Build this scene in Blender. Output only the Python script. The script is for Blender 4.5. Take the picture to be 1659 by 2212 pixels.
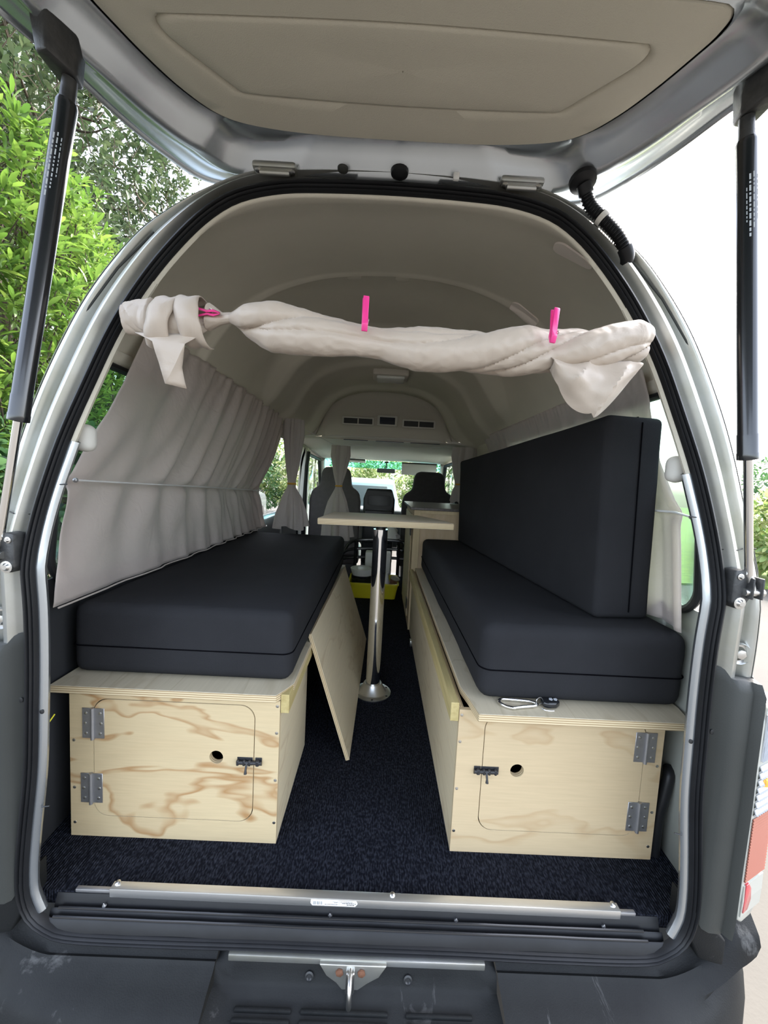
import bpy, bmesh, math, random
from mathutils import Vector, Matrix, noise
R_ = random.Random(7)
PI = math.pi
S = bpy.context.scene
for o in list(bpy.data.objects): bpy.data.objects.remove(o)

# ------------------------------------------------------------------ camera
# van floor is z = 0, the van runs along +Y, the camera stands behind the open tailgate
cam_d = bpy.data.cameras.new('camera'); cam = bpy.data.objects.new('camera', cam_d)
S.collection.objects.link(cam); S.camera = cam
cam_d.sensor_fit = 'AUTO'; cam_d.sensor_width = 36.0; cam_d.lens = 36.0 * 837.5 / 2212.0
cam_d.clip_start = 0.02; cam_d.clip_end = 500
RIGHT = Vector((0.99863047, -0.00571229, 0.05200538))
UP = Vector((-0.05137046, 0.08128107, 0.9953665))
FWD = Vector((0.00991287, 0.99667485, -0.08087631))
mw = Matrix.Identity(4)
for i in range(3):
    mw[i][0] = RIGHT[i]; mw[i][1] = UP[i]; mw[i][2] = -FWD[i]
mw[2][3] = 0.9
cam.matrix_world = mw

# ------------------------------------------------------------------ sky, sun, exposure
W = bpy.data.worlds.new('sky'); S.world = W; W.use_nodes = True
wn = W.node_tree.nodes; wl = W.node_tree.links
sky = wn.new('ShaderNodeTexSky'); sky.sky_type = 'NISHITA'; sky.sun_disc = False
sky.sun_elevation = math.radians(48); sky.sun_rotation = math.radians(42)
sky.dust_density = 4.0; sky.air_density = 1.0; sky.ozone_density = 1.0
hsv = wn.new('ShaderNodeHueSaturation'); hsv.inputs['Saturation'].default_value = 0.55
wl.new(sky.outputs[0], hsv.inputs['Color']); wl.new(hsv.outputs[0], wn['Background'].inputs[0])
wn['Background'].inputs[1].default_value = 0.55
sun_d = bpy.data.lights.new('sun', 'SUN'); sun_d.energy = 3.4; sun_d.angle = math.radians(0.6); sun_d.color = (1.0, 0.94, 0.82)
sun = bpy.data.objects.new('sun', sun_d); S.collection.objects.link(sun)
sun.rotation_euler = Vector((0.45, 0.50, 0.74)).to_track_quat('Z', 'Y').to_euler()
vs = S.view_settings
vs.view_transform = 'Standard'; vs.look = 'None'; vs.gamma = 1.0; vs.use_curve_mapping = False
vs.exposure = 1.35

# ------------------------------------------------------------------ materials
def sock(n, name): return n.inputs[name]
def base_mat(name):
    m = bpy.data.materials.new(name); m.use_nodes = True
    nt = m.node_tree; b = nt.nodes['Principled BSDF']
    return m, nt, b
def mat(name, col, rough=0.5, metal=0.0, var=0.0, vscale=8.0, bump=0.0, bscale=200.0, coat=0.0, sheen=0.0, stretch=(1,1,1), spec=0.5, col2=None, scuff=0.0):
    m, nt, b = base_mat(name)
    b.inputs['Base Color'].default_value = (*col, 1); b.inputs['Roughness'].default_value = rough
    b.inputs['Metallic'].default_value = metal; b.inputs['Coat Weight'].default_value = coat
    b.inputs['Coat Roughness'].default_value = 0.08; b.inputs['Sheen Weight'].default_value = sheen
    b.inputs['Specular IOR Level'].default_value = spec
    N = nt.nodes; L = nt.links
    tc = N.new('ShaderNodeTexCoord'); mp = N.new('ShaderNodeMapping'); mp.inputs['Scale'].default_value = stretch
    L.new(tc.outputs['Object'], mp.inputs[0])
    if var or col2:
        n = N.new('ShaderNodeTexNoise'); n.inputs['Scale'].default_value = vscale; n.inputs['Detail'].default_value = 6
        n.inputs['Roughness'].default_value = 0.6
        L.new(mp.outputs[0], n.inputs['Vector'])
        r = N.new('ShaderNodeValToRGB'); r.color_ramp.elements[0].position = 0.35; r.color_ramp.elements[1].position = 0.68
        c2 = col2 if col2 else tuple(c * (1 - var) for c in col)
        r.color_ramp.elements[0].color = (*c2, 1); r.color_ramp.elements[1].color = (*col, 1)
        L.new(n.outputs['Fac'], r.inputs[0]); L.new(r.outputs[0], b.inputs['Base Color'])
        if scuff:                                                    # pale scrapes and dried splashes
            ms = N.new('ShaderNodeMapping'); ms.inputs['Scale'].default_value = (9, 4, 4); ms.inputs['Rotation'].default_value = (0, 0, 0.6); L.new(tc.outputs['Object'], ms.inputs[0])
            ns = N.new('ShaderNodeTexNoise'); ns.inputs['Scale'].default_value = 1.0; ns.inputs['Detail'].default_value = 9; ns.inputs['Roughness'].default_value = 0.68; ns.inputs['Distortion'].default_value = 1.5; L.new(ms.outputs[0], ns.inputs['Vector'])
            rs = N.new('ShaderNodeValToRGB'); rs.color_ramp.elements[0].position = 0.60; rs.color_ramp.elements[1].position = 0.72; L.new(ns.outputs['Fac'], rs.inputs[0])
            mx = N.new('ShaderNodeMix'); mx.data_type = 'RGBA'; mx.inputs['B'].default_value = (scuff, scuff, scuff * 0.98, 1); L.new(rs.outputs[0], mx.inputs['Factor']); L.new(r.outputs[0], mx.inputs['A']); L.new(mx.outputs['Result'], b.inputs['Base Color'])
    if bump:
        n2 = N.new('ShaderNodeTexNoise'); n2.inputs['Scale'].default_value = bscale; n2.inputs['Detail'].default_value = 3
        L.new(mp.outputs[0], n2.inputs['Vector'])
        bp = N.new('ShaderNodeBump'); bp.inputs['Strength'].default_value = bump; bp.inputs['Distance'].default_value = 0.002
        L.new(n2.outputs['Fac'], bp.inputs['Height']); L.new(bp.outputs[0], b.inputs['Normal'])
    return m
def ply_mat(name, col, dark, figure=(1.6, 6.0, 6.0), strength=0.6, edge_axis=2, rough=0.55, bands=5.0, seed=0.0):
    """pine plywood: long wandering figure on the faces, ply layers where the cut edge shows"""
    m, nt, b = base_mat(name); N = nt.nodes; L = nt.links
    tc = N.new('ShaderNodeTexCoord'); mp = N.new('ShaderNodeMapping')
    mp.inputs['Scale'].default_value = figure; mp.inputs['Location'].default_value = (seed, seed * 0.7, seed * 1.3)
    L.new(tc.outputs['Object'], mp.inputs[0])
    n1 = N.new('ShaderNodeTexNoise'); n1.inputs['Scale'].default_value = 1.0; n1.inputs['Detail'].default_value = 3; n1.inputs['Distortion'].default_value = 0.4
    L.new(mp.outputs[0], n1.inputs['Vector'])
    mul = N.new('ShaderNodeMath'); mul.operation = 'MULTIPLY'; mul.inputs[1].default_value = bands; L.new(n1.outputs['Fac'], mul.inputs[0])
    fr = N.new('ShaderNodeMath'); fr.operation = 'FRACT'; L.new(mul.outputs[0], fr.inputs[0])
    rp = N.new('ShaderNodeValToRGB'); e = rp.color_ramp.elements
    e[0].position = 0.0; e[0].color = (0, 0, 0, 1); e[1].position = 0.80; e[1].color = (0.12, 0.12, 0.12, 1)
    x = e.new(0.93); x.color = (1, 1, 1, 1); x = e.new(1.0); x.color = (0.0, 0.0, 0.0, 1)
    L.new(fr.outputs[0], rp.inputs[0])
    n2 = N.new('ShaderNodeTexNoise'); n2.inputs['Scale'].default_value = 3.0; n2.inputs['Detail'].default_value = 4
    L.new(mp.outputs[0], n2.inputs['Vector'])
    m2 = N.new('ShaderNodeMath'); m2.operation = 'MULTIPLY'; L.new(rp.outputs[0], m2.inputs[0]); L.new(n2.outputs['Fac'], m2.inputs[1])
    m3 = N.new('ShaderNodeMath'); m3.operation = 'MULTIPLY'; m3.inputs[1].default_value = strength * 1.7; m3.use_clamp = True; L.new(m2.outputs[0], m3.inputs[0])
    # fine grain streaks
    mp2 = N.new('ShaderNodeMapping'); mp2.inputs['Scale'].default_value = tuple(f * 9 if f > 3 else f * 1.5 for f in figure); L.new(tc.outputs['Object'], mp2.inputs[0])
    n3 = N.new('ShaderNodeTexNoise'); n3.inputs['Scale'].default_value = 3.0; n3.inputs['Detail'].default_value = 5; L.new(mp2.outputs[0], n3.inputs['Vector'])
    mx0 = N.new('ShaderNodeMix'); mx0.data_type = 'RGBA'
    mx0.inputs['A'].default_value = (*[c * 0.86 for c in col], 1); mx0.inputs['B'].default_value = (*[min(1, c * 1.08) for c in col], 1)
    L.new(n3.outputs['Fac'], mx0.inputs['Factor'])
    mx = N.new('ShaderNodeMix'); mx.data_type = 'RGBA'; mx.inputs['B'].default_value = (*dark, 1)
    L.new(m3.outputs[0], mx.inputs['Factor']); L.new(mx0.outputs['Result'], mx.inputs['A'])
    # cut edge: layers across the thickness
    sx = N.new('ShaderNodeSeparateXYZ'); L.new(tc.outputs['Object'], sx.inputs[0])
    sn = N.new('ShaderNodeSeparateXYZ'); L.new(tc.outputs['Normal'], sn.inputs[0])
    ab = N.new('ShaderNodeMath'); ab.operation = 'ABSOLUTE'; L.new(sn.outputs[edge_axis], ab.inputs[0])
    lt = N.new('ShaderNodeMath'); lt.operation = 'LESS_THAN'; lt.inputs[1].default_value = 0.35; L.new(ab.outputs[0], lt.inputs[0])
    k = N.new('ShaderNodeMath'); k.operation = 'MULTIPLY'; k.inputs[1].default_value = 2 * PI / 0.0052; L.new(sx.outputs[edge_axis], k.inputs[0])
    ns = N.new('ShaderNodeTexNoise'); ns.inputs['Scale'].default_value = 14; L.new(tc.outputs['Object'], ns.inputs['Vector'])
    ks = N.new('ShaderNodeMath'); ks.operation = 'MULTIPLY_ADD'; ks.inputs[1].default_value = 1.6; L.new(ns.outputs['Fac'], ks.inputs[0]); L.new(k.outputs[0], ks.inputs[2])
    si = N.new('ShaderNodeMath'); si.operation = 'SINE'; L.new(ks.outputs[0], si.inputs[0])
    er = N.new('ShaderNodeValToRGB'); e = er.color_ramp.elements; e[0].position = 0.15; e[0].color = (0.32, 0.22, 0.11, 1); e[1].position = 0.5; e[1].color = (0.64, 0.53, 0.34, 1)
    mr = N.new('ShaderNodeMath'); mr.operation = 'MULTIPLY_ADD'; mr.inputs[1].default_value = 0.5; mr.inputs[2].default_value = 0.5; L.new(si.outputs[0], mr.inputs[0]); L.new(mr.outputs[0], er.inputs[0])
    mx2 = N.new('ShaderNodeMix'); mx2.data_type = 'RGBA'; L.new(lt.outputs[0], mx2.inputs['Factor']); L.new(mx.outputs['Result'], mx2.inputs['A']); L.new(er.outputs[0], mx2.inputs['B'])
    L.new(mx2.outputs['Result'], b.inputs['Base Color'])
    b.inputs['Roughness'].default_value = rough
    return m
def glass_mat(name, tint, refl=0.12, rough=0.02):
    m, nt, b = base_mat(name); N = nt.nodes; L = nt.links
    tr = N.new('ShaderNodeBsdfTransparent'); tr.inputs[0].default_value = (*tint, 1)
    gl = N.new('ShaderNodeBsdfGlossy'); gl.inputs['Roughness'].default_value = rough; gl.inputs['Color'].default_value = (0.9, 0.95, 0.95, 1)
    lf = N.new('ShaderNodeLayerWeight'); pw = N.new('ShaderNodeMath'); pw.operation = 'POWER'; pw.inputs[1].default_value = 5.0; L.new(lf.outputs['Facing'], pw.inputs[0])
    lw = N.new('ShaderNodeMath'); lw.operation = 'MULTIPLY_ADD'; lw.inputs[1].default_value = 0.8; lw.inputs[2].default_value = 0.04; L.new(pw.outputs[0], lw.inputs[0])
    mx = N.new('ShaderNodeMixShader'); L.new(lw.outputs[0], mx.inputs[0]); L.new(tr.outputs[0], mx.inputs[1]); L.new(gl.outputs[0], mx.inputs[2])
    L.new(mx.outputs[0], nt.nodes['Material Output'].inputs[0]); return m
def cloth_mat(name, col, trans=0.25, rough=0.75, fold=0.4, weave=1):
    m, nt, b = base_mat(name); N = nt.nodes; L = nt.links
    b.inputs['Base Color'].default_value = (*col, 1); b.inputs['Roughness'].default_value = rough
    b.inputs['Sheen Weight'].default_value = 0.25; b.inputs['Sheen Roughness'].default_value = 0.4
    tl = N.new('ShaderNodeBsdfTranslucent'); tl.inputs[0].default_value = (*[min(1, c * 1.1) for c in col], 1)
    mx = N.new('ShaderNodeMixShader'); mx.inputs[0].default_value = trans
    tc = N.new('ShaderNodeTexCoord'); n = N.new('ShaderNodeTexNoise'); n.inputs['Scale'].default_value = 18; n.inputs['Detail'].default_value = 4; n.inputs['Distortion'].default_value = 1.2
    L.new(tc.outputs['Object'], n.inputs['Vector'])
    bp = N.new('ShaderNodeBump'); bp.inputs['Strength'].default_value = fold; bp.inputs['Distance'].default_value = 0.006
    L.new(n.outputs['Fac'], bp.inputs['Height']); L.new(bp.outputs[0], b.inputs['Normal']); L.new(bp.outputs[0], tl.inputs['Normal'])
    L.new(b.outputs[0], mx.inputs[1]); L.new(tl.outputs[0], mx.inputs[2]); L.new(mx.outputs[0], nt.nodes['Material Output'].inputs[0]); return m
def leaf_mat(name, cols, trans=0.4, rough=0.4):
    """colour varies leaf by leaf through the mesh attribute 'tone' (or the object's random number)"""
    m, nt, b = base_mat(name); N = nt.nodes; L = nt.links
    at = N.new('ShaderNodeAttribute'); at.attribute_name = 'tone'
    oi = N.new('ShaderNodeObjectInfo')
    ad = N.new('ShaderNodeMath'); ad.operation = 'ADD'; L.new(at.outputs['Fac'], ad.inputs[0]); L.new(oi.outputs['Random'], ad.inputs[1])
    fr = N.new('ShaderNodeMath'); fr.operation = 'FRACT'; L.new(ad.outputs[0], fr.inputs[0])
    r = N.new('ShaderNodeValToRGB'); e = r.color_ramp.elements
    e[0].color = (*cols[0], 1); e[1].color = (*cols[-1], 1)
    for i, c in enumerate(cols[1:-1]): x = e.new((i + 1) / (len(cols) - 1)); x.color = (*c, 1)
    L.new(fr.outputs[0], r.inputs[0]); L.new(r.outputs[0], b.inputs['Base Color']); b.inputs['Roughness'].default_value = rough
    tl = N.new('ShaderNodeBsdfTranslucent'); L.new(r.outputs[0], tl.inputs[0])
    mx = N.new('ShaderNodeMixShader'); mx.inputs[0].default_value = trans
    L.new(b.outputs[0], mx.inputs[1]); L.new(tl.outputs[0], mx.inputs[2]); L.new(mx.outputs[0], nt.nodes['Material Output'].inputs[0]); return m
def carpet_mat(name):
    m, nt, b = base_mat(name); N = nt.nodes; L = nt.links
    tc = N.new('ShaderNodeTexCoord'); n = N.new('ShaderNodeTexNoise'); n.inputs['Scale'].default_value = 260; n.inputs['Detail'].default_value = 2
    mp = N.new('ShaderNodeMapping'); mp.inputs['Scale'].default_value = (1.0, 0.45, 1); L.new(tc.outputs['Object'], mp.inputs[0]); L.new(mp.outputs[0], n.inputs['Vector'])
    r = N.new('ShaderNodeValToRGB'); e = r.color_ramp.elements; e[0].position = 0.42; e[0].color = (0.004, 0.005, 0.009, 1); e[1].position = 0.74; e[1].color = (0.034, 0.038, 0.052, 1)
    L.new(n.outputs['Fac'], r.inputs[0]); L.new(r.outputs[0], b.inputs['Base Color'])
    w = N.new('ShaderNodeTexWave'); w.inputs['Scale'].default_value = 55; w.inputs['Distortion'].default_value = 1.5; w.bands_direction = 'X'; L.new(tc.outputs['Object'], w.inputs['Vector'])
    ad = N.new('ShaderNodeMath'); ad.operation = 'ADD'; L.new(n.outputs['Fac'], ad.inputs[0]); L.new(w.outputs['Fac'], ad.inputs[1])
    bp = N.new('ShaderNodeBump'); bp.inputs['Strength'].default_value = 0.7; bp.inputs['Distance'].default_value = 0.004
    L.new(ad.outputs[0], bp.inputs['Height']); L.new(bp.outputs[0], b.inputs['Normal']); b.inputs['Roughness'].default_value = 1.0
    b.inputs['Specular IOR Level'].default_value = 0.1; return m

MT = dict(
    silver=mat('silver_paint', (0.50, 0.535, 0.56), 0.27, 0.85, var=0.10, vscale=3, coat=0.6),
    silver_dirty=mat('silver_paint_weathered', (0.52, 0.53, 0.52), 0.36, 0.8, col2=(0.40, 0.395, 0.34), vscale=5, coat=0.5),
    lining=mat('headlining_felt', (0.67, 0.63, 0.53), 0.95, var=0.07, vscale=3, bump=0.25, bscale=700, spec=0.15),
    trim=mat('tailgate_trim_board', (0.54, 0.505, 0.415), 0.8, var=0.06, vscale=2.5, bump=0.3, bscale=600, spec=0.2),
    cabtrim=mat('cab_trim_plastic', (0.66, 0.64, 0.59), 0.7, spec=0.3),
    console=mat('console_plastic', (0.62, 0.58, 0.51), 0.75, spec=0.3, bump=0.1, bscale=500),
    rubber=mat('black_rubber', (0.013, 0.0135, 0.015), 0.45, var=0.3, vscale=12, bump=0.1, bscale=90, spec=0.3),
    blackplastic=mat('bumper_plastic', (0.007, 0.0075, 0.008), 0.62, col2=(0.013, 0.014, 0.014), vscale=6, bump=0.25, bscale=380, spec=0.22, scuff=0.10),
    greyplastic=mat('grey_corner_plastic', (0.042, 0.044, 0.040), 0.5, spec=0.3, var=0.12, vscale=4, bump=0.12, bscale=400),
    blackpaint=mat('strut_black', (0.012, 0.013, 0.015), 0.22, coat=0.4),
    blacksatin=mat('black_satin', (0.02, 0.02, 0.022), 0.45),
    bracket=mat('cast_bracket_black', (0.03, 0.031, 0.032), 0.45, 0.3, col2=(0.07, 0.07, 0.068), vscale=30, bump=0.4, bscale=120),
    chrome=mat('chrome', (0.85, 0.85, 0.84), 0.06, 1.0),
    steel=mat('brushed_steel', (0.68, 0.68, 0.66), 0.3, 1.0),
    zinc=mat('zinc_hinge', (0.42, 0.42, 0.43), 0.42, 0.85, var=0.1, vscale=40),
    rust=mat('rusty_bolt', (0.20, 0.09, 0.05), 0.8, 0.3, var=0.4, vscale=60),
    alu=mat('aluminium_bar', (0.80, 0.80, 0.78), 0.33, 0.9, var=0.12, vscale=18, stretch=(0.3, 3, 3)),
    carpet=carpet_mat('navy_ribbed_carpet'),
    ply=ply_mat('pine_plywood_front', (0.56, 0.445, 0.265), (0.36, 0.205, 0.085), figure=(2.6, 6.0, 7.5), strength=0.95, edge_axis=1, seed=3.1, bands=4.0),
    ply2=ply_mat('pine_plywood_front_pale', (0.54, 0.42, 0.255), (0.40, 0.26, 0.13), figure=(2.2, 6.0, 6.5), strength=0.55, edge_axis=1, seed=8.4, bands=4.0),
    ply_top=ply_mat('pine_plywood_board', (0.50, 0.44, 0.32), (0.36, 0.30, 0.20), figure=(7.0, 1.8, 6.0), strength=0.6, edge_axis=2, seed=1.7),
    ply_side=ply_mat('pine_plywood_side', (0.62, 0.53, 0.36), (0.42, 0.31, 0.18), figure=(6.0, 1.8, 7.0), strength=0.55, edge_axis=0, seed=5.2),
    ply_table=ply_mat('table_plywood', (0.66, 0.57, 0.43), (0.52, 0.42, 0.29), figure=(1.2, 7, 6), strength=0.35, edge_axis=2, seed=2.2),
    pine=mat('treated_pine_batten', (0.50, 0.41, 0.19), 0.65, col2=(0.38, 0.30, 0.12), vscale=5, stretch=(14, 1, 14)),
    cabinet=mat('cabinet_board', (0.55, 0.42, 0.27), 0.6, col2=(0.47, 0.35, 0.21), vscale=4, stretch=(6, 6, 1)),
    cabframe=mat('cabinet_frame_pine', (0.60, 0.48, 0.29), 0.6, col2=(0.5, 0.39, 0.22), vscale=4, stretch=(8, 8, 1)),
    laminate=mat('dark_laminate_top', (0.05, 0.045, 0.045), 0.35, col2=(0.12, 0.10, 0.09), vscale=90),
    mattress=mat('charcoal_cotton', (0.027, 0.0275, 0.030), 0.95, var=0.15, vscale=5, bump=0.35, bscale=900, spec=0.1),
    thread=mat('seam_thread', (0.004, 0.004, 0.005), 1.0, spec=0.0),
    curtain=cloth_mat('taupe_curtain_cloth', (0.68, 0.61, 0.565), 0.40, 0.42, 0.45),
    curtain_dark=cloth_mat('grey_tied_curtain_cloth', (0.60, 0.555, 0.525), 0.40, 0.6, 0.5),
    rolled=cloth_mat('beige_rolled_curtain_cloth', (0.55, 0.465, 0.385), 0.10, 0.42, 0.35),
    white=mat('white_plastic', (0.75, 0.75, 0.73), 0.4),
    offwhite=mat('white_nylon_cord', (0.72, 0.72, 0.70), 0.6),
    pink=mat('pink_plastic', (0.85, 0.05, 0.28), 0.3, coat=0.2),
    yellow=mat('yellow_plastic_crate', (0.62, 0.55, 0.02), 0.4),
    orange=mat('orange_elastic_tie', (0.75, 0.42, 0.06), 0.6),
    yellowwire=mat('yellow_wire', (0.80, 0.75, 0.05), 0.4),
    patch=mat('velcro_patch', (0.86, 0.78, 0.71), 1.0, bump=0.5, bscale=900, spec=0.1),
    seat=mat('seat_fabric', (0.055, 0.05, 0.055), 0.9, var=0.2, vscale=30, bump=0.3, bscale=500, sheen=0.1),
    seat2=mat('seat_fabric_grey', (0.10, 0.09, 0.085), 0.9, var=0.15, vscale=30, bump=0.3, bscale=500, sheen=0.1),
    darkwall=mat('dark_wall_lining', (0.015, 0.016, 0.018), 0.9),
    greymetal=mat('grey_inner_panel', (0.33, 0.34, 0.30), 0.5, 0.2, var=0.1, vscale=4),
    dark=mat('dark_plastic', (0.018, 0.019, 0.02), 0.4),
    screen=mat('display_glass', (0.008, 0.012, 0.03), 0.12),
    mirror=mat('mirror_back', (0.12, 0.13, 0.13), 0.35),
    tint=glass_mat('tinted_glass', (0.50, 0.60, 0.57)),
    clear=glass_mat('windscreen_glass', (0.86, 0.93, 0.90)),
    band=glass_mat('windscreen_shade_band', (0.22, 0.72, 0.80)),
    lens_clear=mat('lamp_lens_clear', (0.55, 0.56, 0.57), 0.15, coat=0.6),
    lens_rim=mat('lamp_rim', (0.42, 0.42, 0.37), 0.25, coat=0.5),
    lens_orange=mat('lamp_lens_orange', (0.32, 0.10, 0.065), 0.18, coat=0.6),
    lens_red=mat('lamp_lens_red', (0.48, 0.05, 0.06), 0.18, coat=0.6),
    lens_grey=mat('lamp_lens_grey', (0.45, 0.47, 0.50), 0.2, coat=0.5),
    bulb=mat('amber_bulb', (0.9, 0.45, 0.08), 0.3),
    sticker=mat('white_sticker', (0.85, 0.85, 0.84), 0.5),
    ink=mat('black_ink', (0.02, 0.02, 0.02), 0.6),
    decal=mat('pale_decal_ink', (0.45, 0.48, 0.5), 0.5),
    lampglass=mat('dome_lamp_lens', (0.75, 0.77, 0.72), 0.12, coat=0.7),
    can=mat('can_brown', (0.20, 0.10, 0.07), 0.35, 0.3),
    pot=mat('black_enamel', (0.012, 0.013, 0.015), 0.15),
    concrete=mat('concrete', (0.060, 0.055, 0.047), 0.9, col2=(0.048, 0.044, 0.038), vscale=1.5, bump=0.4, bscale=60),
    grass=mat('grass', (0.22, 0.30, 0.05), 0.9, col2=(0.10, 0.17, 0.03), vscale=9),
    bark=mat('bark', (0.10, 0.075, 0.055), 0.95, var=0.4, vscale=20, bump=0.8, bscale=40),
    leaf_bright=leaf_mat('leaf_bright', [(0.05, 0.11, 0.02), (0.10, 0.19, 0.03), (0.16, 0.26, 0.045), (0.08, 0.16, 0.03), (0.21, 0.30, 0.06)], 0.4),
    leaf_round=leaf_mat('leaf_round', [(0.03, 0.08, 0.035), (0.07, 0.15, 0.06), (0.11, 0.20, 0.08), (0.05, 0.12, 0.05)], 0.35, 0.3),
    leaf_dark=leaf_mat('leaf_dark', [(0.025, 0.045, 0.02), (0.05, 0.085, 0.035), (0.09, 0.12, 0.06), (0.04, 0.07, 0.03)], 0.3),
    leaf_far=leaf_mat('leaf_far', [(0.12, 0.20, 0.06), (0.28, 0.36, 0.12), (0.45, 0.46, 0.22), (0.20, 0.30, 0.09)], 0.4),
    bud=mat('pale_bud', (0.72, 0.70, 0.58), 0.8),
    carblue=mat('pale_blue_car_paint', (0.24, 0.33, 0.42), 0.25, 0.4, coat=0.8),
    carsilver=mat('silver_car_paint', (0.42, 0.47, 0.52), 0.25, 0.6, coat=0.8),
    carglass=mat('car_window_dark', (0.05, 0.065, 0.06), 0.06, spec=0.4),
    tyre=mat('tyre', (0.02, 0.02, 0.02), 0.85),
    lamp_red=mat('car_tail_lamp', (0.45, 0.03, 0.03), 0.2),
)

# ------------------------------------------------------------------ mesh helpers
class G:
    def __init__(s): s.v = []; s.f = []; s.m = []
    def add(s, v, f, mi=0):
        n = len(s.v); s.v += [Vector(p) for p in v]; s.f += [tuple(i + n for i in q) for q in f]; s.m += [mi] * len(f); return s
    def box(s, x0, x1, y0, y1, z0, z1, bev=0.0, seg=2, mi=0):
        if bev <= 0:
            v = [(x, y, z) for z in (z0, z1) for y in (y0, y1) for x in (x0, x1)]
            return s.add(v, [(0, 2, 3, 1), (4, 5, 7, 6), (0, 1, 5, 4), (2, 6, 7, 3), (0, 4, 6, 2), (1, 3, 7, 5)], mi)
        bm = bmesh.new(); bmesh.ops.create_cube(bm, size=1)
        for w in bm.verts: w.co = Vector(((x0 + x1) / 2 + w.co.x * (x1 - x0), (y0 + y1) / 2 + w.co.y * (y1 - y0), (z0 + z1) / 2 + w.co.z * (z1 - z0)))
        bmesh.ops.bevel(bm, geom=bm.edges[:], offset=bev, segments=seg, profile=0.5, affect='EDGES')
        return s.bm(bm, mi)
    def bm(s, bm, mi=0):
        bm.verts.index_update(); s.add([w.co.copy() for w in bm.verts], [tuple(w.index for w in f.verts) for f in bm.faces], mi); bm.free(); return s
    def grid(s, rows, closed_u=False, closed_v=False, mi=0, skip=None):
        nr = len(rows); nc = len(rows[0]); v = [p for r in rows for p in r]; f = []
        for i in range(nr if closed_v else nr - 1):
            for j in range(nc if closed_u else nc - 1):
                if skip and skip(i, j): continue
                a, b = i, (i + 1) % nr; c, d = j, (j + 1) % nc
                f.append((a * nc + c, a * nc + d, b * nc + d, b * nc + c))
        return s.add(v, f, mi)
    def tube(s, pts, r, n=10, cap=True, mi=0, closed=False):
        pts = [Vector(p) for p in pts]; rows = []; k = len(pts)
        up = None
        for i, p in enumerate(pts):
            t = (pts[(i + 1) % k] - pts[i - 1]) if closed else (pts[min(i + 1, k - 1)] - pts[max(i - 1, 0)])
            t.normalize()
            if up is None: up = Vector((0, 0, 1)) if abs(t.z) < 0.9 else Vector((1, 0, 0))
            a = t.cross(up).normalized(); b = a.cross(t).normalized(); up = b
            rr = r[i] if isinstance(r, (list, tuple)) else r
            rows.append([p + a * (math.cos(2 * PI * q / n) * rr) + b * (math.sin(2 * PI * q / n) * rr) for q in range(n)])
        base = len(s.v); s.grid(rows, closed_u=True, closed_v=closed, mi=mi)
        if cap and not closed:
            s.f.append(tuple(base + q for q in range(n))); s.f.append(tuple(base + (k - 1) * n + q for q in reversed(range(n)))); s.m += [mi, mi]
        return s
    def lathe(s, prof, c, axis=(0, 0, 1), n=28, mi=0):
        """prof: (radius, height along axis)"""
        ax = Vector(axis).normalized(); a = ax.orthogonal().normalized(); b = ax.cross(a); c = Vector(c)
        return s.grid([[c + ax * h + (a * math.cos(2 * PI * q / n) + b * math.sin(2 * PI * q / n)) * r for q in range(n)] for r, h in prof], closed_u=True, mi=mi)
    def prism(s, poly, fr, to, bev=0.0, seg=2, mi=0):
        """poly: list of 2D points; fr/to: functions 2D -> 3D for the two faces"""
        bm = bmesh.new(); A = [bm.verts.new(fr(*p)) for p in poly]; B = [bm.verts.new(to(*p)) for p in poly]; n = len(poly)
        bm.faces.new(A); bm.faces.new(B[::-1])
        for i in range(n): bm.faces.new((A[i - 1], B[i - 1], B[i], A[i]))
        bmesh.ops.recalc_face_normals(bm, faces=bm.faces)
        if bev:
            e = [x for x in bm.edges if len(x.link_faces) == 2 and x.calc_face_angle(0) > 0.5]
            bmesh.ops.bevel(bm, geom=e, offset=bev, segments=seg, profile=0.5, affect='EDGES')
        return s.bm(bm, mi)

COL = S.collection; ORG = {}
def make(name, g, m, parent=None, smooth=40, kind=None, label=None, cat=None, group=None, recalc=False, solid=0.0):
    mats = m if isinstance(m, (list, tuple)) else [m]
    if parent is None:
        xs = [p.x for p in g.v]; ys = [p.y for p in g.v]; zs = [p.z for p in g.v]
        org = Vector(((min(xs) + max(xs)) / 2, (min(ys) + max(ys)) / 2, min(zs)))
    else: org = ORG[parent.name]
    me = bpy.data.meshes.new(name); me.from_pydata([p - org for p in g.v], [], g.f)
    for q in mats: me.materials.append(MT[q] if isinstance(q, str) else q)
    if any(g.m): me.polygons.foreach_set('material_index', g.m)
    if recalc:
        bm = bmesh.new(); bm.from_mesh(me); bmesh.ops.recalc_face_normals(bm, faces=bm.faces); bm.to_mesh(me); bm.free()
    if smooth:
        me.polygons.foreach_set('use_smooth', [True] * len(me.polygons)); me.set_sharp_from_angle(angle=math.radians(smooth))
    me.update()
    o = bpy.data.objects.new(name, me); COL.objects.link(o)
    ORG[o.name] = org
    if parent is None: o.location = org
    else: o.parent = parent
    if solid:
        md = o.modifiers.new('thickness', 'SOLIDIFY'); md.thickness = solid; md.offset = 0
    tag(o, label, cat, group, kind); return o
def tag(o, label=None, cat=None, group=None, kind=None):
    if label: o['label'] = label
    if cat: o['category'] = cat
    if group: o['group'] = group
    if kind: o['kind'] = kind
def thing(name, loc, label, cat, group=None, kind=None):
    o = bpy.data.objects.new(name, None); COL.objects.link(o); o.location = loc; o.empty_display_size = 0.05
    ORG[o.name] = Vector(loc); tag(o, label, cat, group, kind); return o
def lerp(a, b, t): return a + (b - a) * t
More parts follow.
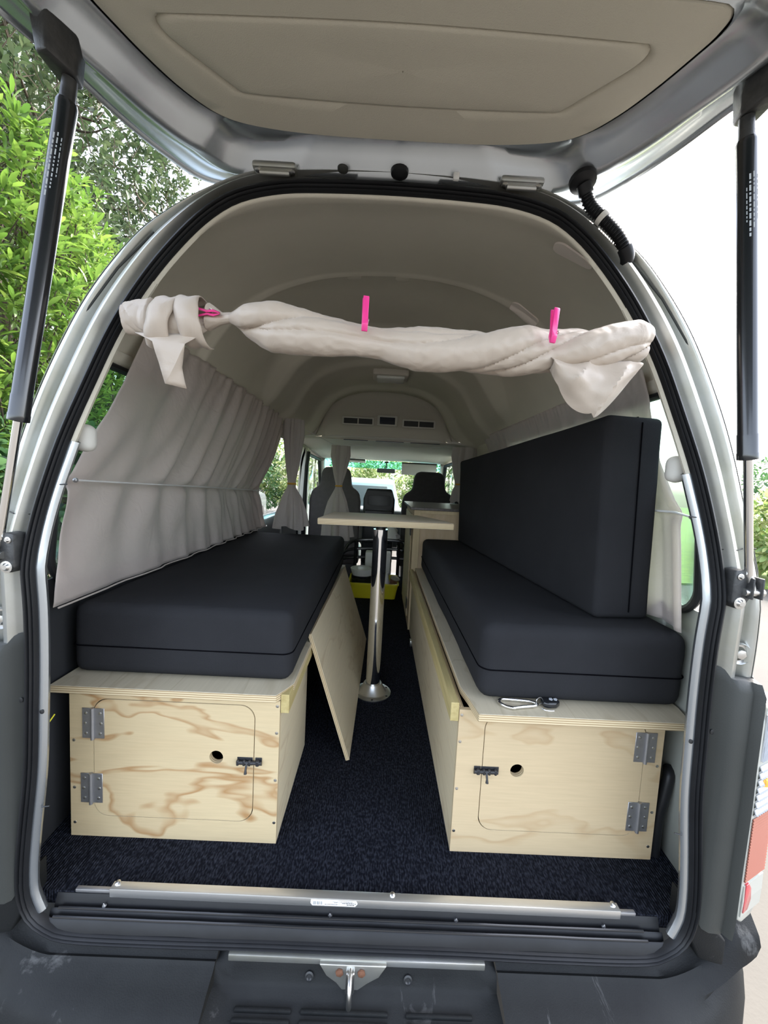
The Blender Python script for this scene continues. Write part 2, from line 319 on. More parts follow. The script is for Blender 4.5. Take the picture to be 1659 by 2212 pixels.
def interp(tab, x):
    """tab: sorted (x, value) pairs"""
    if x <= tab[0][0]: return tab[0][1]
    for (x0, y0), (x1, y1) in zip(tab, tab[1:]):
        if x <= x1: return lerp(y0, y1, (x - x0) / (x1 - x0))
    return tab[-1][1]
def smooth_path(pts, n, closed=False):
    """Catmull-Rom through the points, n samples evenly spaced by length"""
    P = [Vector(p) for p in pts]; k = len(P); d = []
    rng = range(k) if closed else range(k - 1)
    for i in rng:
        p0 = P[i - 1] if (closed or i > 0) else P[0] * 2 - P[1]; p1 = P[i]; p2 = P[(i + 1) % k]
        p3 = P[(i + 2) % k] if (closed or i + 2 < k) else P[-1] * 2 - P[-2]
        for q in range(12):
            t = q / 12
            d.append(0.5 * ((2 * p1) + (p2 - p0) * t + (2 * p0 - 5 * p1 + 4 * p2 - p3) * t * t + (3 * p1 - p0 - 3 * p2 + p3) * t ** 3))
    if not closed: d.append(P[-1])
    else: d.append(d[0])
    L = [0]
    for a, b in zip(d, d[1:]): L.append(L[-1] + (b - a).length)
    out = []; j = 0; m = n if closed else n - 1
    for i in range(n):
        s = L[-1] * i / m
        while j < len(L) - 2 and L[j + 1] < s: j += 1
        t = (s - L[j]) / max(1e-9, L[j + 1] - L[j]); out.append(d[j].lerp(d[j + 1], t))
    return out
def rrect(x0, x1, z0, z1, r, n=6):
    out = []
    for cx, cz, a0 in ((x1 - r, z1 - r, 0), (x0 + r, z1 - r, 90), (x0 + r, z0 + r, 180), (x1 - r, z0 + r, 270)):
        for i in range(n + 1):
            a = math.radians(a0 + 90 * i / n); out.append((cx + r * math.cos(a), cz + r * math.sin(a)))
    return out
def ray_poly(poly, c, a):
    dx, dz = math.cos(a), math.sin(a); best = None
    for (x0, z0), (x1, z1) in zip(poly, poly[1:] + poly[:1]):
        ex, ez = x1 - x0, z1 - z0; den = dx * ez - dz * ex
        if abs(den) < 1e-12: continue
        t = ((x0 - c[0]) * ez - (z0 - c[1]) * ex) / den; u = ((x0 - c[0]) * dz - (z0 - c[1]) * dx) / den
        if t > 0 and -1e-6 <= u <= 1 + 1e-6 and (best is None or t > best): best = t
    return (c[0] + dx * best, c[1] + dz * best)
def holed_plate(g, outer, inner, c, y0, y1, extra=48):
    """plate in the XZ plane with one hole; both outlines star shaped about c"""
    ang = sorted({round(math.atan2(z - c[1], x - c[0]) % (2 * PI), 6) for x, z in outer + inner} | {round(2 * PI * i / extra, 6) for i in range(extra)})
    O = [ray_poly(outer, c, a) for a in ang]; I = [ray_poly(inner, c, a) for a in ang]
    rows = [[(x, y0, z) for x, z in I], [(x, y0, z) for x, z in O], [(x, y1, z) for x, z in O], [(x, y1, z) for x, z in I]]
    return g.grid(rows, closed_u=True, closed_v=True)
def disc(g, c, n, r, h, seg=12, mi=0):
    """low screw head / button"""
    return g.lathe([(r, 0), (r * 0.95, h * 0.6), (r * 0.5, h), (0.0001, h)], c, n, seg, mi)

# ================================================================== THE GROUND
g = G(); g.box(-40, 40, -30, 60, -0.72, -0.62)
make('ground', g, 'concrete', kind='structure', label='pale concrete driveway under the van', cat='ground')
g = G(); g.box(3.6, 39, 6.5, 58, -0.62, -0.585)
make('lawn', g, 'grass', kind='structure', label='mown green lawn beyond the driveway', cat='lawn')

# ================================================================== VAN PROFILES
def YZ(z): return 0.72 + 0.13 * max(0.0, (z - 0.7) / 0.8)          # the rear opening leans forward above the belt line
HALF = [(0, -0.065), (0.2, -0.065), (0.4, -0.067), (0.58, -0.065), (0.635, -0.050), (0.672, -0.018), (0.688, 0.03), (0.689, 0.09), (0.682, 0.17),
        (0.668, 0.30), (0.663, 0.42), (0.660, 0.52), (0.660, 0.62), (0.664, 0.70), (0.662, 0.76), (0.651, 0.84), (0.627, 0.95), (0.593, 1.06),
        (0.551, 1.18), (0.499, 1.285), (0.441, 1.372), (0.385, 1.435), (0.325, 1.476), (0.24, 1.500), (0.14, 1.508), (0, 1.511)]
LOOP2 = HALF + [(-x, z) for x, z in HALF[-2:0:-1]]
NL = 220
LOOP = smooth_path([(x, 0, z) for x, z in LOOP2], NL, closed=True)
NRM = []
for i in range(NL):
    t = LOOP[(i + 1) % NL] - LOOP[i - 1]; NRM.append(Vector((t.z, 0, -t.x)).normalized())    # outward
def ring(off, dy):
    return [Vector((p.x + n.x * off, YZ(p.z) + dy, p.z + n.z * off)) for p, n in zip(LOOP, NRM)]
BASE = [(0.755, 0.0), (0.77, 0.4), (0.77, 0.7), (0.765, 0.85), (0.755, 0.98), (0.738, 1.08), (0.71, 1.17), (0.675, 1.26), (0.62, 1.36),
        (0.535, 1.455), (0.42, 1.53), (0.28, 1.58), (0.14, 1.603), (0, 1.61)]

van = thing('camper_van', (0, 2.6, -0.62), 'silver high-roof van seen from behind with its tailgate raised', 'van')

# ---- rubber door seal with its moulded ribs
g = G(); rows = []
for off, dy in [(0.000, 0.012), (-0.001, -0.004), (-0.005, -0.012), (-0.011, -0.014), (-0.015, -0.009), (-0.0165, -0.001), (-0.018, -0.009), (-0.022, -0.013),
                (-0.026, -0.009), (-0.0275, -0.002), (-0.029, -0.008), (-0.033, -0.010), (-0.037, -0.004), (-0.038, 0.02), (-0.036, 0.045)]:
    rows.append(ring(off * 0.60, dy * 0.8 if dy < 0.0 else min(dy, 0.008)))
g.grid(rows, closed_u=True); make('door_seal', g, 'rubber', van, label='black ribbed rubber seal around the rear opening', recalc=False)

# ---- painted pillars: from the seal out to the body edge, open below z = 0.56 where the plastic corner starts
OUT = [(0.748, 0.50), (0.752, 0.62), (0.747, 0.72), (0.735, 0.80), (0.722, 0.88), (0.706, 0.97), (0.686, 1.055), (0.655, 1.15), (0.618, 1.24), (0.572, 1.32),
       (0.52, 1.39), (0.46, 1.44), (0.394, 1.482), (0.30, 1.525), (0.16, 1.548), (0.0, 1.555)]
INN = [(0.660, 0.52), (0.660, 0.62), (0.664, 0.70), (0.660, 0.76), (0.647, 0.84), (0.622, 0.95), (0.588, 1.06), (0.547, 1.18), (0.497, 1.285), (0.440, 1.375), (0.385, 1.440), (0.325, 1.483), (0.24, 1.508), (0.14, 1.516), (0, 1.519)]
NP = 72
pin = smooth_path([(x, 0, z) for x, z in INN], NP); pout = smooth_path([(x, 0, z) for x, z in OUT], NP)
PROF = [(0.0, 0.016), (0.06, 0.020), (0.14, 0.018), (0.24, 0.004), (0.34, -0.006), (0.44, -0.004), (0.54, 0.012), (0.64, 0.020), (0.70, 0.012), (0.75, 0.002), (0.80, 0.0), (0.855, 0.002), (0.862, 0.010), (0.872, 0.010), (0.88, 0.002), (0.94, 0.006), (0.985, 0.018), (1.0, 0.035)]
def pillar(sgn):
    rows = []
    for u, dy in PROF:
        rows.append([Vector((sgn * lerp(a.x, b.x, u), YZ(lerp(a.z, b.z, u)) + dy, lerp(a.z, b.z, u))) for a, b in zip(pin, pout)])
    for ex, dy in ((1.012, 0.10),):
        rows.append([Vector((sgn * b.x * ex, YZ(b.z) + dy, b.z if b.z < 1.0 else 1.0 + (b.z - 1.0) * (1 + (ex - 1) * 2.2))) for b in pout])
    return rows
for sgn in (1, -1):
    g = G(); g.grid(pillar(sgn)); p = make('rear_pillar', g, 'silver_dirty', van, label='silver painted rear pillar beside the opening', smooth=50, recalc=True)
    s = G()                                                        # weld line across the pillar
    s.tube([(sgn * 0.664, YZ(0.80) + 0.013, 0.80), (sgn * 0.69, YZ(0.80) - 0.004, 0.802), (sgn * 0.715, YZ(0.80) + 0.012, 0.804), (sgn * 0.728, 0.735, 0.806)], 0.0012, 6)
    make('weld_line', s, 'greyplastic', p)
    s = G(); s.tube([(sgn * x, YZ(z) + 0.007, z) for x, z in ((0.738, 0.58), (0.741, 0.66), (0.737, 0.76), (0.724, 0.84), (0.700, 0.95), (0.667, 1.07), (0.618, 1.19), (0.555, 1.30), (0.49, 1.38))], 0.0022, 6)
    make('sealant_bead', s, 'greyplastic', p)
    s = G(); disc(s, (sgn * 0.713, 0.722, 0.60), (0, -1, 0), 0.010, 0.003, 6); s.lathe([(0.020, 0.004), (0.022, -0.002), (0.014, -0.002)], (sgn * 0.713, 0.726, 0.60), (0, -1, 0), 24)
    make('striker_bolt', s, 'steel', p)
    # lower flank of the body
    g = G(); rows = []
    for y, w in ((0.78, 0.770), (1.2, 0.790), (1.8, 0.80), (3.0, 0.805), (4.4, 0.79)):
        rows.append([Vector((sgn * w, y, z)) for z in (-0.42, -0.2, 0.0, 0.25, 0.5, 0.62)])
    g.grid(rows); make('side_panel', g, 'silver', van, solid=0.004)
# roof skin
g = G(); rows = []
for y, k in ((0.92, 0.0), (1.1, 0.07), (1.4, 0.13), (2.2, 0.14), (2.9, 0.12)):
    rows.append([Vector((x * (1.02 + k), y, z + k)) for x, z in ([(-b[0], b[1]) for b in OUT[8:]] + [(b[0], b[1]) for b in OUT[-2:7:-1]])])
g.grid(rows); make('roof_panel', g, 'silver', van, solid=0.004)

# ---- painted inner flange and the trim that turns into the cabin
def loop_at(z0, z1, off, dy, sgn, n=40):
    pts = [(x, z) for x, z in HALF if z0 - 1e-6 <= z <= z1 + 1e-6 and x > 0.02]
    P = smooth_path([(x, 0, z) for x, z in pts], n); o = []
    for i, p in enumerate(P):
        t = P[min(i + 1, n - 1)] - P[max(i - 1, 0)]; nn = Vector((t.z, 0, -t.x)).normalized()
        o.append(Vector((sgn * (p.x + nn.x * off), YZ(p.z) + dy, p.z + nn.z * off)))
    return o
for sgn in (1, -1):
    g = G(); rows = []
    for off, dy in ((-0.018, 0.008), (-0.022, 0.001), (-0.027, 0.000), (-0.032, 0.002), (-0.035, 0.007), (-0.033, 0.014), (-0.015, 0.030), (0.02, 0.060), (0.075, 0.10)):
        rows.append(loop_at(-0.018, 0.96, off, dy, sgn))
    g.grid(rows); p = make('pillar_flange', g, 'silver', van, label='bare silver painted inner flange of the rear pillar', recalc=True)
    g = G(); rows = []
    for off, dy in ((-0.018, 0.010), (-0.0215, 0.002), (-0.0245, 0.002), (-0.028, 0.006), (-0.027, 0.012), (-0.01, 0.026), (0.01, 0.045), (0.035, 0.075)):
        rows.append(loop_at(0.94, 1.29, off, dy, sgn))
    g.grid(rows); make('pillar_trim', g, 'lining', van, label='beige trim on the upper inner pillar', recalc=True)
    for z in (0.22, 0.60, 0.86):
        s = G(); s.tube([(sgn * 0.641 if z < 0.8 else sgn * 0.617, YZ(z) + 0.003, z), (sgn * 0.627 if z < 0.8 else sgn * 0.604, YZ(z) + 0.005, z + 0.001)], 0.0012, 6); make('panel_joint', s, 'dark', p)
    s = G(); disc(s, (sgn * 0.634, 0.7205, 0.42), (0, -1, 0), 0.0045, 0.0015); make('drain_hole', s, 'dark', p)
    s = G(); s.box(-0.019, 0.019, -0.018, 0.018, -0.028, 0.028, 0.017, 4)
    for q in s.v: q.x += sgn * 0.612; q.y += 0.81; q.z += 0.955
    make('belt_anchor_cover', s, 'cabtrim', van, label='rounded grey plastic cover on the inner pillar')

# ---- tailgate, seen from beneath
tg = thing('tailgate', (0, 0.9, 1.53), None, None); tg.parent = van; tg.location = ORG['tailgate'] - ORG[van.name]; tg['label'] = 'raised silver tailgate with a beige trim board'
GH = [(0, 0.915), (0.2, 0.915), (0.36, 0.912), (0.43, 0.895), (0.475, 0.84), (0.515, 0.76), (0.545, 0.68), (0.585, 0.60), (0.635, 0.45), (0.68, 0.25), (0.71, -0.05), (0.71, -0.35), (0.66, -0.46), (0.4, -0.50), (0, -0.505)]
TH = [(0, 0.770), (0.16, 0.768), (0.27, 0.757), (0.325, 0.738), (0.365, 0.700), (0.395, 0.655), (0.420, 0.605), (0.432, 0.575), (0.425, 0.553), (0.395, 0.545), (0.25, 0.543), (0, 0.541)]
NG = 420
TH = [(x * 1.055, y * 1.05) for x, y in TH]
def loop_xy(H, n): return smooth_path([(x, y, 0) for x, y in H + [(-x, y) for x, y in H[-2:0:-1]]], n, closed=True)
go = loop_xy(GH, NG)
def angular(loop, c, dirs):
    poly = [(p.x, p.y) for p in loop]; return [ray_poly(poly, c, a) for a in dirs]
gc = (0, 0.68); dirs = [math.atan2(p.y - gc[1], p.x - gc[0]) for p in go]
ti = angular(loop_xy(TH, 200), gc, dirs)
def gz(y): return 1.533 + 0.02 * (0.9 - y)
GP = [(0.0, 0.030), (0.0, -0.004), (0.03, -0.008), (0.07, -0.005), (0.085, 0.006), (0.10, -0.003), (0.16, -0.005), (0.30, -0.004), (0.38, -0.002), (0.46, -0.012), (0.52, -0.014), (0.60, -0.006), (0.72, 0.016), (0.84, 0.030), (0.93, 0.034), (0.975, 0.026), (1.0, 0.024)]
g = G(); rows = []
for u, dz in GP:
    r = []
    for a, b in zip(go, ti):
        L = math.hypot(b[0] - a.x, b[1] - a.y); uu = u * L
        lim = min(L, 0.165)                                        # frame is about as wide everywhere near the hinges
        t = u * (lim / L) if u < 0.9 else lerp(0.9 * lim / L, 1.0, (u - 0.9) / 0.1)
        x, y = lerp(a.x, b[0], t), lerp(a.y, b[1], t); r.append(Vector((x, y, gz(y) + dz)))
    rows.append(r)
g.grid(rows, closed_u=True); fr = make('gate_frame', g, 'silver', tg, label='silver pressed frame of the tailgate', smooth=60, recalc=True)
# outer skin
g = G(); g.grid([[Vector((p.x, p.y, gz(p.y) + 0.03)) for p in go], [Vector((p.x * 0.97, p.y * 0.98 + 0.01, gz(p.y) + 0.075)) for p in go], [Vector((p.x * 0.5, 0.35 + (p.y - 0.35) * 0.5, gz(p.y) + 0.10)) for p in go], [Vector((0, 0.3, 1.66))] * NG], closed_u=True)
make('gate_skin', g, 'silver', tg)
# trim board with a pressed outline
def trim_rows():
    emb = angular(smooth_path([(x * 1.08, y * 1.05, 0) for x, y in [(0, 0.705), (0.24, 0.700), (0.268, 0.692), (0.29, 0.672), (0.335, 0.628), (0.345, 0.610), (0.335, 0.598), (0.31, 0.594), (0, 0.588), (-0.31, 0.594), (-0.335, 0.598), (-0.345, 0.610), (-0.335, 0.628), (-0.29, 0.672), (-0.268, 0.692), (-0.24, 0.700)]], 240, closed=True), gc, dirs)
    rows = []
    for k in (1.0, 0.985): rows.append([Vector((gc[0] + (b[0] - gc[0]) * k, gc[1] + (b[1] - gc[1]) * k, gz(b[1]) + (0.030 if k == 1 else 0.022))) for b in ti])
    mid = lambda t, dz: [Vector((lerp(b[0], e[0], t), lerp(b[1], e[1], t), gz(lerp(b[1], e[1], t)) + dz)) for b, e in zip(ti, emb)]
    rows.append(mid(0.3, 0.0215)); rows.append(mid(0.7, 0.0215))
    for k, dz in ((1.03, 0.0215), (1.012, 0.0235), (1.0, 0.029), (0.985, 0.0235), (0.965, 0.0205), (0.9, 0.0195), (0.6, 0.0195), (0.3, 0.0195), (0.001, 0.0195)):
        rows.append([Vector((gc[0] + (e[0] - gc[0]) * k, gc[1] + (e[1] - gc[1]) * k, gz(e[1]) + dz)) for e in emb])
    return rows
g = G(); g.grid(trim_rows(), closed_u=True); make('trim_board', g, 'trim', tg, label='beige trim board with a pressed outline', smooth=60, recalc=True)
# gate window beyond the trim
g = G(); g.grid([[Vector((sx * lerp(0.50, 0.60, t), lerp(0.44, -0.36, t), gz(lerp(0.44, -0.36, t)) + 0.012)) for sx in (-1, -0.5, 0, 0.5, 1)] for t in (0, 0.5, 1)]); make('gate_window', g, 'tint', tg, solid=0.004)
# hinges on the hinge side of the frame
for x in (-0.25, 0.255):
    g = G(); yh = 0.846
    g.box(x - 0.045, x + 0.045, yh - 0.012, yh + 0.014, 1.516, 1.530, 0.006, 2)
    g.tube([(x - 0.03, yh, 1.513), (x + 0.03, yh, 1.513)], 0.006, 10); h = make('gate_hinge', g, 'silver_dirty', tg, label='bolted silver tailgate hinge')
    for d in (-0.034, 0.034):
        b = G(); disc(b, (x + d, yh - 0.001, 1.516), (0, 0, -1), 0.008, 0.006, 6); make('hinge_bolt', b, 'steel', tg)
g = G(); disc(g, (-0.11, 0.832, 1.520), (0, 0, -1), 0.011, 0.007, 16); make('rubber_plug', g, 'greyplastic', tg)
g = G(); disc(g, (0.004, 0.830, 1.520), (0, 0, -1), 0.018, 0.012, 16); make('rubber_stop', g, 'rubber', tg)
g = G(); g.box(0.112, 0.124, 0.826, 0.834, 1.508, 1.522, 0.002); make('clip', g, 'white', tg, label='small white plastic clip')
# cable hose from gate to pillar
g = G(); disc(g, (0.372, 0.828, 1.522), (0, -0.3, -1), 0.026, 0.014, 20)
path = smooth_path([(0.374, 0.826, 1.512), (0.392, 0.832, 1.480), (0.420, 0.826, 1.448), (0.450, 0.820, 1.414), (0.474, 0.826, 1.384), (0.479, 0.842, 1.370)], 90)
rad = [0.0135 if 0.10 < i / 89 < 0.80 and (i % 3 == 0) else (0.0105 if 0.10 < i / 89 < 0.80 else 0.014) for i in range(90)]
g.tube(path, rad, 14); hs = make('cable_hose', g, 'rubber', tg, label='black corrugated cable hose between tailgate and pillar')
g = G(); g.tube(path[34:40], 0.0142, 14); make('grey_tape', g, 'cabtrim', tg)

# ---- gas struts with their brackets
for sgn in (-1, 1):
    A = Vector((0.533, 0.642, 1.482)) if sgn > 0 else Vector((-0.508, 0.648, 1.482)); B = Vector((sgn * 0.694, 0.708, 0.752)); d = (B - A).normalized()
    st = thing('gas_strut', B, None, None); st.parent = van; st.location = B - ORG[van.name]; st['label'] = 'black and chrome gas strut holding up the tailgate'
    c = A.lerp(B, 0.035); e = A.lerp(B, 0.70); g = G(); L = (e - c).length
    g.lathe([(0.0, 0), (0.0125, 0.0), (0.0145, 0.006), (0.0145, L - 0.045), (0.0152, L - 0.044), (0.0152, L - 0.012), (0.0158, L - 0.011), (0.0158, L), (0.005, L)], c, d, 26)
    cy = make('cylinder', g, 'blackpaint', st, label='black strut cylinder with small pale print')
    # small print on the tube: short rows of marks
    side = Vector((0.35 if sgn < 0 else -0.25, -1, 0)).normalized(); tang = d.cross(side).normalized(); g = G()
    for row, (s0, s1, off) in enumerate(((0.085, 0.14, -0.006), (0.08, 0.16, -0.0015), (0.082, 0.17, 0.003), (0.10, 0.15, 0.0068))):
        s = s0
        while s < s1:
            l = R_.choice((0.003, 0.005, 0.008)); w = 0.0009 if row != 2 else 0.0016
            nn = (side * math.sqrt(max(0, 0.0145 ** 2 - off * off)) + tang * off); p = A + d * s + nn * 1.015
            g.add([p - tang * w, p + tang * w, p + tang * w + d * l, p - tang * w + d * l], [(0, 1, 2, 3)]); s += l + 0.0025
    make('print', g, 'decal', cy)
    g = G(); g.tube([A.lerp(B, 0.69), B - d * 0.006], 0.0068, 16); make('rod', g, 'chrome', st, label='polished piston rod')
    # upper socket and cast bracket on the gate
    g = G(); g.tube([A.lerp(B, 0.04), A + Vector((0, 0, 0.004))], [0.011, 0.010], 12)
    g.prism([(-0.018, -0.010), (0.012, -0.006), (0.018, 0.020), (0.004, 0.060), (-0.016, 0.055)], lambda u, v: Vector((A.x - sgn * (u - 0.004), A.y - v * 0.92 + 0.012, A.z + 0.004 + 0.05 * max(0, 0.05 - abs(v - 0.02)) * 0)), lambda u, v: Vector((A.x - sgn * (u * 1.4 - 0.004), A.y - v * 1.0 + 0.012, gz(A.y - v) + 0.004)), 0.004, 2)
    make('upper_bracket', g, 'bracket', st)
    # lower bracket on the pillar
    X = lambda u: sgn * u
    g = G(); poly = [(0.668, 0.767), (0.682, 0.770), (0.706, 0.757), (0.708, 0.728), (0.690, 0.698), (0.676, 0.694), (0.667, 0.706)]
    g.prism(poly, lambda u, v: Vector((X(u), 0.706, v)), lambda u, v: Vector((X(u * 1.0 + (u - 0.69) * 0.15), 0.733, v)), 0.003, 2); lb = make('lower_bracket', g, 'bracket', st, recalc=True, label='black cast bracket bolted to the pillar')
    for u, v, r in ((0.676, 0.756, 0.004), (0.680, 0.706, 0.0075)):
        g = G(); g.lathe([(r * 1.5, 0), (r * 1.5, 0.002), (r, 0.0025), (r * 0.6, 0.006), (0.0001, 0.006)], (X(u), 0.706, v), (0, -1, 0), 14); make('bolt', g, 'steel', st)
    g = G(); bx = X(0.702)
    for dx in (-0.011, 0.007): g.box(bx + dx - 0.0 + X(0.0), bx + dx + 0.004, 0.694, 0.720, 0.716, 0.756, 0.002)
    g.box(bx - 0.011, bx + 0.011, 0.714, 0.72, 0.716, 0.75, 0.001)
    make('clevis', g, 'bracket', lb)
    g = G(); g.tube([(bx - 0.018, 0.704, 0.728), (bx + 0.018, 0.704, 0.728)], 0.007, 14); g.tube([B - d * 0.012, (bx, 0.704, 0.728)], 0.006, 12); make('pivot_pin', g, 'steel', lb)

# ---- grey plastic corners and tail lamps
def corner(sgn):
    X = lambda u: sgn * u
    g = G()
    # vertical loft: sections at heights, each a strip from the seal to the lamp
    rows = []
    for z, k in ((0.572, 0.0), (0.568, 0.6), (0.548, 1.0), (0.40, 1.0), (0.33, 1.05), (0.20, 1.0), (0.08, 1.0), (0.045, 0.9)):
        rows.append([Vector((X(u), y - dy * k, z + dz)) for u, y, dy, dz in ((0.664, 0.738, 0, 0), (0.676, 0.728, 0.004, 0), (0.684, 0.724, 0.006, 0), (0.690, 0.722, 0.016, -0.012), (0.700, 0.720, 0.020, -0.014), (0.720, 0.722, 0.022, -0.016), (0.728, 0.722, 0.020, -0.016), (0.733, 0.718, 0.026, -0.016), (0.738, 0.716, 0.028, -0.016), (0.744, 0.735, 0.020, -0.014), (0.775, 0.765, 0.010, -0.008), (0.79, 0.80, 0.01, 0.0))])
    g.grid(rows); c = make('corner_panel', g, 'greyplastic', van, label='dark grey plastic corner panel beside the opening', recalc=True, smooth=50)
    for z in (0.44, 0.15):
        s = G(); disc(s, (X(0.678), 0.724, z), (0, -1, 0), 0.006, 0.002); make('screw', s, 'dark', c)
    tl = thing('tail_lamp', (X(0.77), 0.72, 0.06), None, None); tl.parent = van; tl.location = ORG[tl.name] - ORG[van.name]; tl['label'] = 'tall tail lamp with clear, orange and red lenses'
    ol = [(0.765, 0.505), (0.785, 0.508), (0.815, 0.508), (0.832, 0.49), (0.835, 0.10), (0.825, 0.07), (0.80, 0.05), (0.768, 0.048), (0.752, 0.062), (0.750, 0.12), (0.750, 0.28), (0.743, 0.34), (0.744, 0.40), (0.748, 0.47)]
    g = G(); g.prism(ol, lambda u, v: Vector((X(u), 0.694 + (u - 0.74) * 0.45, v)), lambda u, v: Vector((X(u), 0.76 + (u - 0.75) * 0.4, v)), 0.006, 3); make('lamp_body', g, 'lens_rim', tl, recalc=True)
    def pane(name, m, z0, z1, nr, hh, lab):
        g = G()
        u0, u1 = 0.757, 0.826
        for i in range(nr):
            za = lerp(z0, z1, i / nr); zb = lerp(z0, z1, (i + 1) / nr); f = lambda u: 0.694 + (u - 0.74) * 0.45
            g.grid([[Vector((X(u), f(u) - 0.002 - hh * (1 if k == 1 else 0), lerp(za, zb, t))) for u in (u0, (u0 + u1) / 2, u1)] for k, t in enumerate((0.04, 0.5, 0.96))])
        o = make(name, g, m, tl, smooth=0, label=lab); o.modifiers.new('thickness', 'SOLIDIFY').thickness = 0.002
    pane('clear_lens', 'lens_clear', 0.395, 0.497, 1, 0.001, 'clear reversing lens')
    g = G()
    for i in range(15):
        u = 0.760 + i * 0.0046; g.tube([(X(u), 0.6905 + (u - 0.74) * 0.45, 0.398), (X(u), 0.6905 + (u - 0.74) * 0.45, 0.494)], 0.0009, 5)
    make('lens_flute', g, 'lens_grey', tl, kind='stuff')
    pane('indicator_lens', 'lens_clear', 0.285, 0.390, 7, 0.004, 'clear stepped indicator lens')
    g = G()
    for r in range(7):
        for i in range(9):
            u = 0.762 + i * 0.0072; z = 0.288 + r * 0.015; y = 0.690 + (u - 0.74) * 0.45
            g.box(X(u) - 0.0022, X(u) + 0.0022, y - 0.002, y + 0.002, z, z + 0.005)
    make('lens_block', g, 'lens_grey', tl, kind='stuff')
    g = G(); g.box(X(0.782) - 0.010, X(0.782) + 0.010, 0.700, 0.708, 0.350, 0.362, 0.003); g.box(X(0.782) - 0.012, X(0.782) + 0.012, 0.7025, 0.7065, 0.345, 0.360, 0.0015); make('amber_bulb', g, 'bulb', tl)
    pane('brake_lens', 'lens_orange', 0.145, 0.280, 22, 0.0018, 'ribbed orange red brake lens')
    pane('reflector', 'lens_rim', 0.068, 0.140, 1, 0.001, 'pale lower lens')
    g = G(); g.prism([(0.762, 0.078), (0.778, 0.080), (0.786, 0.10), (0.782, 0.125), (0.772, 0.139), (0.762, 0.139)], lambda u, v: Vector((X(u), 0.690 + (u - 0.74) * 0.45, v)), lambda u, v: Vector((X(u), 0.698 + (u - 0.74) * 0.45, v)), 0.001); make('red_reflector', g, 'lens_red', tl, recalc=True, label='deep red reflector')
    # dark filler under the corner panel
    g = G(); g.prism([(0.672, 0.070), (0.684, 0.062), (0.742, 0.010), (0.742, -0.045), (0.700, -0.045), (0.672, 0.010)], lambda u, v: Vector((X(u), 0.715 - 0.25 * max(0, u - 0.70), v)), lambda u, v: Vector((X(u), 0.77, v)), 0.004, 2); f = make('corner_filler', g, 'blackplastic', van, recalc=True)
    s = G(); s.lathe([(0.016, 0), (0.014, -0.004), (0.009, -0.008), (0.0001, -0.008)], (X(0.700), 0.714, 0.02), (0, -1, 0), 20); make('socket', s, 'dark', f)
corner(1); corner(-1)

# ---- bumper with the centre step
def yedge(x): return 0.632 + 0.10 * (abs(x) / 0.80) ** 6
def deck(x0, x1, n):
    rows = []
    for i in range(n + 1):
        x = lerp(x0, x1, i / n); ye = yedge(x); a = abs(x)
        w = max(0.0, (a - 0.62) / 0.16); up = 0.10 * min(1, w) ** 2
        zz = -0.082 + up * 0.5
        rows.append([Vector((x, y, z)) for y, z in ((0.735 + 0.03 * w, -0.060 + up), (0.722 + 0.03 * w, -0.078 + up), (0.712 + 0.02 * w, -0.084 + up * 0.8), (0.706 + 0.02 * w, -0.081 + up * 0.7), (0.700 + 0.02 * w, -0.088 + up * 0.6), (lerp(0.70, ye, 0.5), -0.097 + up * 0.4), (ye + 0.012, -0.106 + up * 0.3), (ye, -0.112 + up * 0.2), (ye - 0.012, -0.124), (ye - 0.022, -0.17), (ye - 0.028, -0.30), (ye - 0.01, -0.42))])
    return rows
bp = thing('bumper', (0, 0.65, -0.42), None, None); bp.parent = van; bp.location = ORG[bp.name] - ORG[van.name]; bp['label'] = 'scuffed black plastic rear bumper with a centre step'
for x0, x1 in ((-0.84, -0.285), (0.285, 0.84)):
    g = G(); g.grid(deck(x0, x1, 30)); make('bumper_deck', g, 'blackplastic', bp, recalc=True, smooth=55)
g = G(); rows = []
for i in range(31):
    x = lerp(-0.285, 0.285, i / 30); e = min(1, (0.285 - abs(x)) / 0.03)
    b = max(0, 1 - abs(x) / 0.075)
    rows.append([Vector((x, y, lerp(-0.09 if k < 5 else -0.12, z, e))) for k, (y, z) in enumerate(((0.735, -0.062), (0.722, -0.078), (0.716 - 0.0 * b, -0.088), (0.712, -0.100), (0.706, -0.118), (0.700, -0.126), (0.690, -0.130), (0.684, -0.136), (0.60, -0.142), (0.59, -0.146), (0.58, -0.17), (0.575, -0.42)))])
g.grid(rows); make('step_tray', g, 'blackplastic', bp, recalc=True, smooth=50)
for cx, w in ((-0.178, 0.055), (-0.02, 0.085), (0.165, 0.065)):
    for k in range(6):
        y = 0.672 - k * 0.016; g = G(); g.box(cx - w, cx + w, y - 0.0035, y + 0.0035, -0.145, -0.131, 0.002, 2); make('step_rib', g, 'blackplastic', bp)
for x in (-0.095, 0.105):
    g = G(); g.lathe([(0.009, 0), (0.009, 0.004), (0.006, 0.005), (0.004, 0.003), (0.0001, 0.003)], (x, 0.7095, -0.108), (0, -0.95, 0.3), 16); make('push_rivet', g, 'dark', bp)
